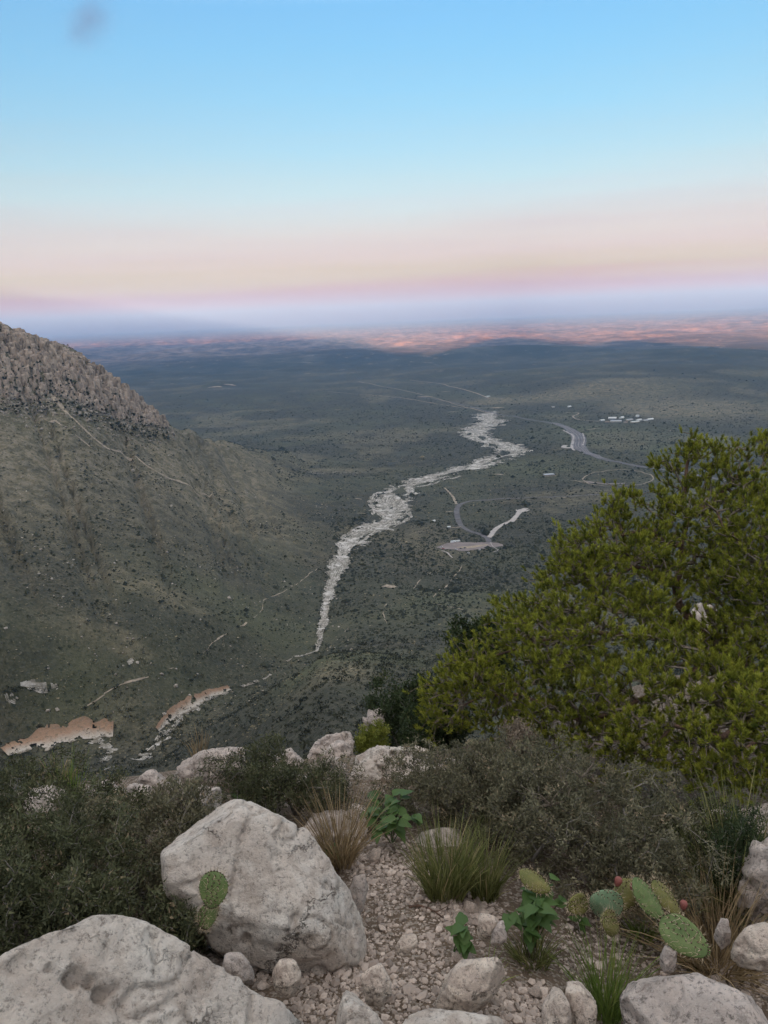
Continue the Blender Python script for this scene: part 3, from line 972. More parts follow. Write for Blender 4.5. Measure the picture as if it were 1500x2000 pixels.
# bushes crowding the edges of the wash and of the cut banks
E_ = []
C_ = [hit(a_, b_) for a_, b_, _ in WASH]
S_ = smooth_path([(c_.x, c_.y, w_[2]) for c_, w_ in zip(C_, WASH)], 6)
for i in range(1, len(S_) - 1):
    d = (S_[i + 1] - S_[i - 1]).to_2d().normalized()
    for k in range(3):
        o_ = rng.choice((-1, 1)) * S_[i].z * rng.uniform(.40, .62)
        E_.append((S_[i].x + d.y * o_ + rng.normal(0, 2), S_[i].y - d.x * o_ + rng.normal(0, 2)))
for ln_ in ([(10, 1480), (60, 1468), (110, 1462), (165, 1450), (222, 1440)], [(15, 1462), (80, 1440), (160, 1424), (225, 1420)], [(300, 1440), (340, 1408), (380, 1384), (450, 1354)], [(310, 1418), (370, 1368), (440, 1340)],
            [(262, 1490), (300, 1450), (345, 1400)], [(285, 1492), (330, 1450), (362, 1402)], [(455, 1352), (530, 1324), (610, 1282)], [(5, 1350), (60, 1348), (115, 1345)]):
    for k in range(26):
        f_ = rng.uniform(0, len(ln_) - 1.001)
        j_ = int(f_)
        h = hit(ln_[j_][0] + (ln_[j_ + 1][0] - ln_[j_][0]) * (f_ - j_) + rng.normal(0, 4), ln_[j_][1] + (ln_[j_ + 1][1] - ln_[j_][1]) * (f_ - j_) + rng.normal(0, 4))
        E_.append((h.x, h.y))
E_ = np.array([(x_, y_, drape(x_, y_)) for x_, y_ in E_])
sz_ = rng.lognormal(.05, .4, len(E_)) * 1.35
tag(bushes('scrub', E_, sz_, sz_ * .95, np.clip(rng.beta(2, 3, len(E_)), 0, 1), M_SCRUB, 19), 'dark bushes crowding the edges of the dry wash and cut banks', 'scrub', kind='stuff')

t = NT('slope_boulders')
c = t.mix(t.attr('tone'), (.20, .165, .13), (.50, .44, .37))
M_SLOPE = t.done(t.mix(t.ramp(t.noise(t.pos(), .5, 4), [(.4, .5), (.6, 0.0)]), c, (.14, .12, .10)), .95)
x, y, z, r, a = scatter_land(5200, 640, 1650, 1.4, lambda x, y, r, a: (a < R(-3)) & (fbm(x / 80, y / 80, seed=55, octs=3) > rng.uniform(-.3, .55, len(x))))
sz_ = rng.lognormal(-.35, .5, len(x))
tal = []
for k in range(1500):
    px = rng.uniform(-40, 340)
    yb = np.interp(px, [-60, 0, 60, 110, 170, 230, 290, 340], [790, 775, 782, 770, 790, 815, 828, 836]) + abs(rng.normal(0, 26)) - 12
    h = BV.ray_cast(Vector((0, 0, 0)), ray(px, yb))[0]
    if h is not None and h.length < 1900:
        tal.append(h)
tal = np.array(tal)
x, y, z = np.concatenate([x, tal[:, 0]]), np.concatenate([y, tal[:, 1]]), np.concatenate([z, tal[:, 2]])
sz_ = np.concatenate([sz_, rng.lognormal(.15, .5, len(tal))])
o = blobs('scree', np.stack([x, y, z + sz_ * .2], -1), sz_, sz_ * .8, np.concatenate([rng.uniform(0, 1, len(sz_) - len(tal)), rng.uniform(0, .5, len(tal))]), M_SLOPE, .4, 5)
tag(o, 'pale boulders and rubble strewn over the hillside', 'rubble', kind='stuff')

# the broken cliff that crowns the hill
CREST = [(-60, 610), (0, 632), (60, 655), (150, 690), (240, 750), (325, 822)]
BASE = [(-60, 790), (0, 775), (60, 782), (110, 770), (170, 790), (230, 815), (290, 828), (325, 832)]
t = NT('brown_cliff_rock')
p_ = t.pos()
c = t.mix(t.attr('tone'), (.20, .155, .12), (.50, .405, .325))
c = t.mix(t.ramp(t.noise(t.vmul(p_, (1, 1, .3)), .16, 5, .7), [(.38, .8), (.52, 0.0)]), c, (.085, .072, .060))
c = t.mix(t.ramp(t.noise(p_, .07, 3), [(.5, 0.0), (.65, .5)]), c, (.42, .32, .25))
t.bump(t.noise(t.vmul(p_, (1, 1, .25)), .35, 5, .7), 1.0, 2.5)
M_CLIFF = t.done(c, .95)
CV, CF, CT = [], [], []
crng = random.Random(5)
nb = 0
while nb < 1350:
    px = crng.uniform(-60, 327)
    y0 = np.interp(px, [q_[0] for q_ in CREST], [q_[1] for q_ in CREST])
    y1 = np.interp(px, [q_[0] for q_ in BASE], [q_[1] for q_ in BASE])
    f = crng.random() ** 1.1
    py = y0 + 2 + (y1 - y0) * f
    h = BV.ray_cast(Vector((0, 0, 0)), ray(px, py))[0]
    if h is None or h.length > 1900:
        nb += 1
        continue
    s = crng.uniform(.5, 1.0) * (1.25 - .55 * f)
    wx, hz = 7.0 * s * crng.uniform(.5, 1.8), 12 * s * crng.uniform(.5, 1.7)
    if f < .03:
        hz *= .6
    bm = bmesh.new()
    nside = crng.choice((5, 6))
    a0 = crng.uniform(0, 6)
    lean = (crng.uniform(-.08, .08), crng.uniform(-.05, .12))
    for k in range(nside):
        an = a0 + k * 6.283 / nside + crng.uniform(-.3, .3)
        for lv, sh in ((-.55, 1.1), (.25, crng.uniform(.8, 1.05)), (.5, crng.uniform(.45, .85))):
            bm.verts.new((wx * .6 * sh * math.cos(an) + lean[0] * lv * hz, wx * .6 * sh * math.sin(an) + lean[1] * lv * hz, hz * (lv + crng.uniform(-.07, .07))))
    bmesh.ops.convex_hull(bm, input=bm.verts)
    bmesh.ops.delete(bm, geom=[v for v in bm.verts if not v.link_faces], context='VERTS')
    bmesh.ops.triangulate(bm, faces=bm.faces)
    bm.verts.index_update()
    b0 = len(CV)
    tn = .25 + .5 * crng.random()
    for v in bm.verts:
        CV.append((v.co.x + h.x, v.co.y + h.y, v.co.z + h.z + hz * .08))
        CT.append(tn)
    for fc in bm.faces:
        CF.append([v.index + b0 for v in fc.verts])
    bm.free()
    nb += 1
o = mesh_np('cliff', CV, np.array(CF), M_CLIFF, attrs={'tone': CT})
tag(o, 'brown broken cliff of rock columns crowning the hill', 'cliff', kind='structure')
pts = []
while len(pts) < 700:
    px = crng.uniform(-40, 330)
    y0 = np.interp(px, [q_[0] for q_ in CREST], [q_[1] for q_ in CREST])
    y1 = np.interp(px, [q_[0] for q_ in BASE], [q_[1] for q_ in BASE])
    h = BV.ray_cast(Vector((0, 0, 0)), ray(px, y0 + 4 + (y1 + 25 - y0) * crng.random() ** .7))[0]
    if h is not None and h.length < 1900:
        pts.append(h + h.normalized() * -3 + Vector((0, 0, 2)))
pts = np.array(pts)
sz_ = rng.lognormal(.25, .35, len(pts))
tag(blobs('scrub', pts, sz_, sz_ * .9, rng.uniform(0, .6, len(pts)), M_SCRUB, seed=8), 'dark bushes growing between the rocks of the cliff', 'scrub', kind='stuff')


# ------------------------------------------------------------------ buildings and vehicles in the valley
def box(bm, x0, x1, y0, y1, z0, z1):
    vs_ = [bm.verts.new((x, y, z)) for z in (z0, z1) for x, y in ((x0, y0), (x1, y0), (x1, y1), (x0, y1))]
    for f in ((0, 3, 2, 1), (4, 5, 6, 7), (0, 1, 5, 4), (1, 2, 6, 5), (2, 3, 7, 6), (3, 0, 4, 7)):
        bm.faces.new([vs_[i] for i in f])
    return vs_


def bobj(name, bm, mat, parent=None, bevel=0.0, smooth=False):
    if bevel:
        bmesh.ops.bevel(bm, geom=bm.edges[:], offset=bevel, segments=1, affect='EDGES')
    me = bpy.data.meshes.new(name)
    bm.to_mesh(me)
    bm.free()
    me.materials.append(mat)
    if smooth:
        me.polygons.foreach_set('use_smooth', [True] * len(me.polygons))
    return link(name, me, parent)


M_ROOFS = [plain_mat('white_metal_roof', (.60, .59, .57), .45, .06, .3), plain_mat('pale_grey_roof', (.34, .34, .35), .5, .08, .3), plain_mat('tan_roof', (.24, .19, .16), .7, .1, .3)]
M_WALLS = [plain_mat('cream_wall', (.52, .47, .40), .9, .08, .3), plain_mat('stone_wall', (.36, .31, .26), .95, .2, .8), plain_mat('white_wall', (.66, .65, .62), .85, .06, .3)]
M_DARKG = plain_mat('dark_window_glass', (.03, .035, .04), .15, .1, 1)
M_DOOR = plain_mat('brown_door', (.14, .09, .06), .7, .15, 2)
M_TYRE = plain_mat('black_rubber', (.02, .02, .02), .9, .1, 3)


def house(px, py, L, W, H, rot, ri, wi, roof, label):
    h = hit(px, py)
    o = empty('house', (h.x, h.y, h.z - .3), label, 'building', 'buildings of the park settlement')
    o.rotation_euler.z = R(rot * 2.2)
    bm = bmesh.new()
    box(bm, -L / 2, L / 2, -W / 2, W / 2, 0, H)
    bobj('wall', bm, M_WALLS[wi], o)
    bm = bmesh.new()
    if roof == 'flat':
        box(bm, -L / 2 - .4, L / 2 + .4, -W / 2 - .4, W / 2 + .4, H + .003, H + .55)
    else:
        e = .7
        pz = H + W * (.28 if roof == 'gable' else .2)
        xs = (-L / 2 - e, L / 2 + e)
        V = [bm.verts.new((x_, y_, z_)) for x_ in xs for y_, z_ in ((-W / 2 - e, H - .1), (0, pz), (W / 2 + e, H - .1), (W / 2 + e, H + .15), (0, pz + .3), (-W / 2 - e, H + .15))]
        for i in range(6):
            j = (i + 1) % 6
            bm.faces.new((V[i], V[j], V[6 + j], V[6 + i]))
        bm.faces.new(V[5::-1])
        bm.faces.new(V[6:])
    bobj('roof', bm, M_ROOFS[ri], o)
    if roof != 'flat':
        for sx in (-1, 1):
            bm = bmesh.new()
            a_, b_, c_ = [bm.verts.new((sx * (L / 2 - .05), y_, z_)) for y_, z_ in ((-W / 2, H), (W / 2, H), (0, H + W * (.28 if roof == 'gable' else .2) - .1))]
            bm.faces.new((a_, b_, c_) if sx > 0 else (b_, a_, c_))
            bobj('gable', bm, M_WALLS[wi], o)
    n = max(2, int(L / 4.5))
    for k in range(n):
        x_ = -L / 2 + (k + .5) * L / n
        bm = bmesh.new()
        if k == n // 2:
            box(bm, x_ - .5, x_ + .5, -W / 2 - .06, -W / 2 + .05, .3, 2.4)
            bobj('door', bm, M_DOOR, o)
        else:
            box(bm, x_ - .7, x_ + .7, -W / 2 - .06, -W / 2 + .05, 1.2, 2.4)
            bobj('window', bm, M_DARKG, o)
    return o


HOUSES = [
    (1176, 822, 18, 9, 3.6, 12, 0, 2, 'gable', 'small white gabled building at the road end of the settlement'),
    (1196, 818, 30, 12, 4.2, -6, 0, 2, 'gable', 'long white gabled shed among the park buildings'),
    (1203, 824, 40, 14, 3.6, -4, 1, 0, 'gable', 'longest low cream building with a pale grey roof'),
    (1214, 817, 22, 11, 4.2, 20, 0, 2, 'gable', 'white gabled building turned toward the dirt track'),
    (1229, 821, 26, 10, 3.6, 6, 1, 0, 'gable', 'cream house with grey roof in the middle of the settlement'),
    (1240, 825, 34, 10, 3.6, 8, 0, 0, 'low', 'long cream house with a white low roof beside the scrub'),
    (1248, 821, 24, 10, 3.6, 14, 0, 2, 'low', 'white house with low white roof below the water tank'),
    (1261, 822, 22, 10, 3.6, 10, 1, 2, 'low', 'white house with pale grey low roof near the end of the row'),
    (1270, 820, 26, 10, 3.6, 12, 0, 2, 'gable', 'end house with bright white gabled roof by open grass'),
    (1186, 825, 16, 8, 3.2, -10, 2, 1, 'gable', 'stone cottage with tan roof near the settlement road'),
    (1222, 826, 14, 8, 3.2, 0, 2, 1, 'gable', 'stone house with tan gabled roof below the long building'),
    (1112, 795, 16, 9, 3.4, 10, 0, 2, 'gable', 'lone white gabled house beside the highway scrub'),
    (1080, 796, 14, 8, 3.2, -5, 1, 0, 'gable', 'lone cream house with grey roof by the highway'),
    (953, 775, 22, 12, 4, 15, 0, 2, 'flat', 'far white flat-roofed building where the dirt roads meet'),
    (1072, 929, 26, 14, 4, 5, 1, 1, 'flat', 'grey flat-roofed stone building among bushes by the campground loop'),
    (847, 1019, 5, 4, 2.8, 10, 0, 2, 'gable', 'tiny white hut in the scrub between the wash and the road'),
    (877, 1031, 6, 4, 2.8, 0, 0, 2, 'flat', 'small white flat-roofed toilet block at the end of a spur track'),
]
for hs in HOUSES:
    house(*hs)
h = hit(1245, 814)
o = empty('water_tank', (h.x, h.y, h.z - .2), 'round white water tank standing behind the park houses', 'tank')
bm = bmesh.new()
bmesh.ops.create_cone(bm, cap_ends=True, segments=28, radius1=7, radius2=7, depth=7, matrix=Matrix.Translation((0, 0, 3.5)))
bobj('shell', bm, M_WALLS[2], o)
bm = bmesh.new()
bmesh.ops.create_cone(bm, cap_ends=True, segments=28, radius1=7.3, radius2=.6, depth=1.6, matrix=Matrix.Translation((0, 0, 7.82)))
bobj('roof', bm, M_ROOFS[0], o)
bm = bmesh.new()
box(bm, -.3, .3, -7.2, -7.02, .2, 7)
bobj('ladder', bm, M_ROOFS[1], o)


def wheel(parent, x, y, rad):
    bm = bmesh.new()
    bmesh.ops.create_cone(bm, cap_ends=True, segments=12, radius1=rad, radius2=rad, depth=.28, matrix=Matrix.Translation((x, y, rad)) @ Matrix.Rotation(R(90), 4, 'X'))
    return bobj('wheel', bm, M_TYRE, parent)


def vehicle(px, py, kind, rot, col, label):
    h = hit(px, py)
    big = kind == 'rv'
    o = empty('motorhome' if big else 'parked_car', (h.x, h.y, h.z + .52), label, 'motorhome' if big else 'car', 'vehicles on the trailhead parking lot')
    o.rotation_euler.z = R(rot)
    m = plain_mat('vehicle_paint', col, .35, .05, 1)
    L, W = (9.6, 2.5) if big else (4.5, 1.8)
    prof_ = [(-.5, .12), (.44, .12), (.5, .22), (.5, .42), (.44, .5), (.40, 1.0), (-.5, 1.0)] if big else [(-.5, .2), (.5, .2), (.5, .42), (.46, .5), (.25, .56), (-.48, .58), (-.5, .4)]
    H = 3.3 if big else 1.5
    bm = bmesh.new()
    A = [bm.verts.new((x_ * L, -W / 2, z_ * H)) for x_, z_ in prof_]
    B = [bm.verts.new((x_ * L, W / 2, z_ * H)) for x_, z_ in prof_]
    n = len(prof_)
    for i in range(n):
        bm.faces.new((A[i], A[(i + 1) % n], B[(i + 1) % n], B[i]))
    bm.faces.new(A[::-1])
    bm.faces.new(B)
    bmesh.ops.recalc_face_normals(bm, faces=bm.faces)
    bobj('body', bm, m, o, .06)
    if not big:
        bm = bmesh.new()
        c8 = [(-.40, .57), (.24, .56), (.10, .97), (-.30, 1.0)]
        A = [bm.verts.new((x_ * L, -W / 2 * .9, z_ * H)) for x_, z_ in c8]
        B = [bm.verts.new((x_ * L, W / 2 * .9, z_ * H)) for x_, z_ in c8]
        for i in range(4):
            bm.faces.new((A[i], A[(i + 1) % 4], B[(i + 1) % 4], B[i]))
        bm.faces.new(A[::-1])
        bm.faces.new(B)
        bmesh.ops.recalc_face_normals(bm, faces=bm.faces)
        bobj('cabin', bm, M_DARKG, o, .05)
        bm = bmesh.new()
        box(bm, -.29 * L, .09 * L, -W * .42, W * .42, H * 1.0, H * 1.04)
        bobj('roof', bm, m, o)
    else:
        for k, x_ in enumerate((-3.2, -.6, 1.8)):
            for sy in (-1, 1):
                bm = bmesh.new()
                box(bm, x_ - .6, x_ + .6, sy * W / 2 - .03, sy * W / 2 + .03, 1.6, 2.4)
                bobj('window', bm, M_DARKG, o)
        bm = bmesh.new()
        box(bm, 4.0, 4.36, -1.05, 1.05, 1.72, 2.9)
        bobj('windscreen', bm, M_DARKG, o)
        bm = bmesh.new()
        box(bm, -1.5, -.3, -.5, .5, 3.303, 3.6)
        bobj('roof_vent', bm, M_ROOFS[1], o, .04)
    for sx in (-.32, .32):
        for sy in (-1, 1):
            wheel(o, sx * L, sy * (W / 2 - .1), .45 if big else .33)
    return o


vehicle(885, 1060, 'rv', 22, (.78, .78, .78), 'white motorhome with dark windows parked at the lot edge')
vehicle(894, 1059, 'rv', 22, (.72, .70, .66), 'cream motorhome parked right beside the white motorhome')
for i, (px, py, col, cn, wh) in enumerate([(880, 1076, (.05, .05, .06), 'black', 'beside the lot kerb'), (891, 1074, (.55, .55, .56), 'silver', 'beside the median strip'), (900, 1072, (.06, .07, .09), 'dark blue', 'beside the median strip'),
                                           (908, 1071, (.10, .10, .10), 'charcoal', 'beside the median strip'), (937, 1075, (.70, .70, .70), 'white', 'beside the shrubs of the lot'), (915, 1081, (.72, .72, .72), 'white', 'under the bushes at the lot edge'),
                                           (862, 1069, (.66, .66, .66), 'pale silver', 'in the end corner of the lot'), (866, 1073, (.30, .04, .03), 'dark red', 'in the end corner of the lot'), (1139, 887, (.75, .75, .75), 'white', 'driving on the highway bend')]):
    vehicle(px, py, 'car', rng.uniform(-20, 40), col, f'{cn} car {wh}' if 'driving' in wh else f'{cn} car parked {wh}')


# ------------------------------------------------------------------ foreground rocks
def gz_(px, py):
    """point on the near ground under a pixel"""
    return hit(px, py)


NCAM = -F_


def hull_rock(name, pts, vox, amp, freq, mat, seed, label, cat='rock', group=None, facets=14, crag=.45, grooves=(), dents=()):
    """a rock as the rounded, weathered hull of points given in world space"""
    c0 = sum(pts, Vector()) / len(pts)
    bm = bmesh.new()
    for p in pts:
        bm.verts.new(p - c0)
    bmesh.ops.convex_hull(bm, input=bm.verts)
    bmesh.ops.delete(bm, geom=[v for v in bm.verts if not v.link_faces], context='VERTS')
    me = bpy.data.meshes.new('tmp')
    bm.to_mesh(me)
    bm.free()
    o = bpy.data.objects.new('tmp', me)
    COL.objects.link(o)
    md = o.modifiers.new('r', 'REMESH')
    md.mode = 'VOXEL'
    md.voxel_size = vox
    s = o.modifiers.new('s', 'SMOOTH')
    s.factor, s.iterations = .4, 1
    dg = bpy.context.evaluated_depsgraph_get()
    ev = o.evaluated_get(dg)
    m2 = bpy.data.meshes.new_from_object(ev)
    COL.objects.unlink(o)
    bpy.data.objects.remove(o)
    n = len(m2.vertices)
    co = np.empty(n * 3, np.float32)
    m2.vertices.foreach_get('co', co)
    co = co.reshape(-1, 3).astype(float)
    rr_ = np.random.default_rng(seed)
    size = np.abs(co).max()
    big_ = 'boulder' in name
    for k in range(facets * 2 if big_ else 12):                      # broken faces: clip with random planes
        nv = rr_.normal(0, 1, 3)
        nv /= np.linalg.norm(nv)
        pr = co @ nv
        lim = pr.max() * rr_.uniform(*((.87, .975) if big_ else (.72, .93)))
        over = np.maximum(0, pr - lim)
        co -= (over * .97)[:, None] * nv
    m2.vertices.foreach_set('co', co.astype(np.float32).ravel())
    m2.update()
    no = np.empty(n * 3, np.float32)
    m2.vertices.foreach_get('normal', no)
    no = no.reshape(-1, 3)
    X, Y, Z = (co[:, i] * freq for i in range(3))
    d = fbm(X, Y, Z, seed, 4) * amp * .55
    d += amp * crag * (np.abs(fbm(X * 1.7, Y * 1.7, Z * 1.7, seed + 7, 4)) * -2.4 + .4)
    d += .30 * amp * fbm(X * 4.5, Y * 4.5, Z * 4.5, seed + 3, 4, .66)
    cut = fbm(X * .8, Y * .8, Z * .8, seed + 11, 3)
    d -= .7 * amp * np.exp(-(cut / .022) ** 2)
    pit = fbm(X * 3.1, Y * 3.1, Z * 3.1, seed + 19, 2)
    d -= .45 * amp * ss(.45, .6, pit)
    wc = co + np.array(c0)
    face = (no * (-wc / np.linalg.norm(wc, axis=1, keepdims=True))).sum(1) > .05
    for line, wd_, dp_ in grooves:               # open cracks
        best = np.full(n, 9.0)
        for (a0_, b0_), (a1_, b1_) in zip(line[:-1], line[1:]):
            for k in range(14):
                dr = np.array(ray(a0_ + (a1_ - a0_) * k / 14 + 2.5 * math.sin(k * 2.1 + a0_), b0_ + (b1_ - b0_) * k / 14))
                best = np.minimum(best, np.linalg.norm(wc - (wc @ dr)[:, None] * dr, axis=1))
        d -= face * dp_ * np.exp(-(best / wd_) ** 2)
    for dx_, dy_, rd_, dp_ in dents:             # solution pits
        dr = np.array(ray(dx_, dy_))
        q_ = np.linalg.norm(wc - (wc @ dr)[:, None] * dr, axis=1) * (1 + .5 * fbm(X * 5, Y * 5, Z * 5, seed + 31, 3))
        d -= face * dp_ * (1 - ss(.5 * rd_, rd_, q_))
    co = co + no * d[:, None]
    m2.vertices.foreach_set('co', co.ravel())
    m2.polygons.foreach_set('use_smooth', [True] * len(m2.polygons))
    m2.materials.clear()
    m2.materials.append(mat)
    m2.update()
    m2.name = name
    return tag(link(name, m2, None, c0), label, cat, group)


def screen_rock(name, outline, r_front, depth, mat, seed, label, vox=.022, amp=.03, freq=4.0, sink=.12, group=None, bulge=.12, lean=.0, cat='rock', crag=.45, grooves=(), dents=()):
    """outline in pixels of a rock whose visible face stands about r_front metres off; lean tips the top away"""
    ys = [p[1] for p in outline]
    y0, y1 = min(ys), max(ys)
    pts = []
    cx = sum(p[0] for p in outline) / len(outline)
    cyy = sum(ys) / len(ys)
    for px, py in outline:
        f = (y1 - py) / max(1, y1 - y0)
        p = at(px, py, r_front + lean * f)
        pts.append(p)
        bk = Vector((p.x, p.y, 0)).normalized()
        ix = cx + (px - cx) * .82
        iy = cyy + (py - cyy) * .9
        pts.append(at(ix, iy, r_front + lean * f + depth * .62))
        if bulge:
            p3 = at(cx + (px - cx) * .6, cyy + (py - cyy) * .6, r_front + lean * f * .9)
            pts.append(p3 - bk * bulge * .25)
        if f < .5:
            pts.append(p + Vector((0, 0, -sink)))
            pts.append(p + bk * depth * .5 + Vector((0, 0, -sink - depth * .45)))
    return hull_rock(name, pts, vox, amp, freq, mat, seed, label, cat, group, 14, crag, grooves, dents)


screen_rock('boulder', [(285, 1700), (320, 1640), (375, 1598), (440, 1556), (484, 1560), (540, 1592), (600, 1622), (628, 1680), (668, 1722), (704, 1768), (714, 1812), (696, 1876), (600, 1858), (500, 1842), (430, 1815), (385, 1775), (330, 1715)],
            2.75, .75, M_LIME, 101, 'pyramid shaped pale boulder with a vertical crack beside the gravel trail', .011, .030, 3.6, .15, None, .16, .32, 'boulder', .45,
            [([(492, 1585), (470, 1640), (462, 1690), (450, 1745), (452, 1830)], .008, .022), ([(575, 1790), (580, 1850)], .008, .016), ([(660, 1800), (690, 1815)], .007, .016)], [(480, 1835, .03, .03), (545, 1700, .012, .012)])
screen_rock('boulder', [(-60, 1900), (0, 1868), (60, 1845), (120, 1815), (180, 1782), (230, 1780), (280, 1795), (315, 1825), (400, 1875), (470, 1915), (540, 1962), (620, 2010), (600, 2140), (300, 2160), (-60, 2160), (-120, 2040)],
            1.95, .55, M_LIME, 102, 'large low pinkish boulder with small dark pits, broad rounded top', .011, .028, 3.6, .15, None, .20, .22, 'boulder', .45,
            [([(302, 1825), (300, 1880), (303, 1950)], .006, .014), ([(210, 1840), (208, 1880)], .005, .012)], [(148, 1908, .030, .05), (175, 1918, .022, .045), (200, 1942, .028, .05), (222, 1932, .018, .035), (95, 1890, .014, .02)])
screen_rock('rock', [(846, 1938), (868, 1905), (905, 1872), (945, 1855), (968, 1864), (990, 1890), (972, 1922), (948, 1945), (905, 1972), (858, 1962)], 2.32, .24, M_LIME_P, 103, 'angular tan rock with sharp top edge beside a grass sprig', .010, .014, 8, .05, None, .05, .08)
screen_rock('rock', [(1205, 1935), (1232, 1908), (1290, 1890), (1360, 1898), (1430, 1925), (1520, 1962), (1560, 2010), (1540, 2090), (1300, 2090), (1235, 2030), (1212, 1975)], 2.08, .5, M_LIME_G, 104, 'broad pale slab with a sloping face beneath the prickly pear', .012, .024, 4.2, .1, None, .10, .22)
screen_rock('rock', [(1057, 1962), (1080, 1922), (1098, 1930), (1115, 1968), (1118, 2020), (1062, 2020)], 2.12, .2, M_LIME_P, 105, 'upright leaf shaped pale rock split by a dark crack', .010, .010, 8, .05, None, .04, .05)
screen_rock('rock', [(1096, 1915), (1130, 1916), (1160, 1930), (1165, 1975), (1150, 2020), (1122, 2010), (1104, 1950)], 2.2, .22, M_LIME_P, 106, 'pale rock leaning against the leaf shaped rock behind a grass tuft', .010, .012, 8, .05, None, .04, .06)
screen_rock('rock', [(655, 1975), (672, 1930), (685, 1938), (730, 1975), (765, 2020), (740, 2060), (660, 2050)], 1.98, .3, M_LIME, 107, 'wedge shaped grey white rock beside the low pitted boulder', .011, .014, 7, .08, None, .05, .08)
screen_rock('rock', [(788, 1990), (830, 1968), (900, 1972), (985, 1988), (1010, 2040), (900, 2080), (780, 2050)], 1.95, .3, M_LIME, 108, 'flat topped pale rock set in the trail gravel', .012, .014, 7, .08, None, .05, .12)
screen_rock('rock', [(701, 1908), (715, 1884), (738, 1880), (762, 1895), (764, 1925), (745, 1952), (715, 1945)], 2.28, .16, M_LIME_P, 109, 'rounded tan cobble sitting alone in the trail gravel', .008, .008, 10, .04, None, .04, .05)
screen_rock('rock', [(530, 1900), (545, 1872), (572, 1870), (588, 1895), (583, 1925), (560, 1935), (538, 1922)], 2.42, .16, M_LIME_P, 110, 'round pale cobble between the two big boulders', .008, .008, 10, .04, None, .04, .05)
screen_rock('rock', [(675, 1835), (690, 1800), (705, 1805), (710, 1830), (698, 1868), (682, 1872)], 2.55, .14, M_LIME, 111, 'loose flake of rock propped on the foot of the pyramid boulder', .008, .008, 10, .04, None, .03, .04)
screen_rock('rock', [(770, 1850), (785, 1825), (812, 1822), (818, 1840), (795, 1855), (778, 1860)], 2.62, .1, M_LIME_P, 112, 'small arched pale rock on the trail gravel', .007, .007, 12, .03, None, .03, .03)
screen_rock('rock', [(932, 1812), (935, 1785), (962, 1780), (972, 1800), (965, 1825), (942, 1828)], 2.78, .12, M_LIME_P, 113, 'brownish block of rock beside the leafy green herb', .007, .008, 12, .03, None, .03, .03)
screen_rock('rock', [(958, 1832), (968, 1800), (985, 1795), (990, 1825), (972, 1842)], 2.7, .12, M_LIME_G, 114, 'grey blade of rock under the leafy green herb', .007, .008, 12, .03, None, .03, .03)
screen_rock('rock', [(680, 1740), (690, 1712), (712, 1705), (722, 1725), (712, 1750), (705, 1775), (690, 1768)], 3.05, .14, M_LIME_G, 115, 'grey rock wedged against the side of the pyramid boulder', .008, .010, 10, .04, None, .03, .05)
screen_rock('rock', [(800, 1655), (820, 1625), (860, 1615), (905, 1618), (915, 1645), (870, 1672), (825, 1672)], 3.95, .4, M_LIME_G, 116, 'pale grey rock half hidden behind the tall bunchgrass', .013, .018, 6, .1, None, .06, .08)
screen_rock('rock', [(1430, 1850), (1455, 1810), (1490, 1800), (1530, 1815), (1530, 1870), (1470, 1875)], 2.75, .3, M_LIME_P, 117, 'tan rock beside the dry grass below the prickly pear', .011, .014, 7, .06, None, .05, .08)
screen_rock('rock', [(1395, 1815), (1405, 1788), (1422, 1795), (1428, 1825), (1410, 1840)], 2.85, .12, M_LIME_G, 118, 'thin upright grey stone standing in the dry grass', .008, .009, 10, .04, None, .03, .04)
screen_rock('rock', [(1290, 1868), (1300, 1845), (1322, 1850), (1318, 1880), (1300, 1885)], 2.55, .12, M_LIME_G, 119, 'dark grey stone under the lowest prickly pear pad', .008, .009, 10, .04, None, .03, .04)
screen_rock('rock', [(455, 1905), (430, 1880), (440, 1862), (470, 1860), (495, 1890), (490, 1905)], 2.42, .2, M_LIME_G, 120, 'grey stone tucked between the two big boulders', .010, .010, 9, .05, None, .04, .04)
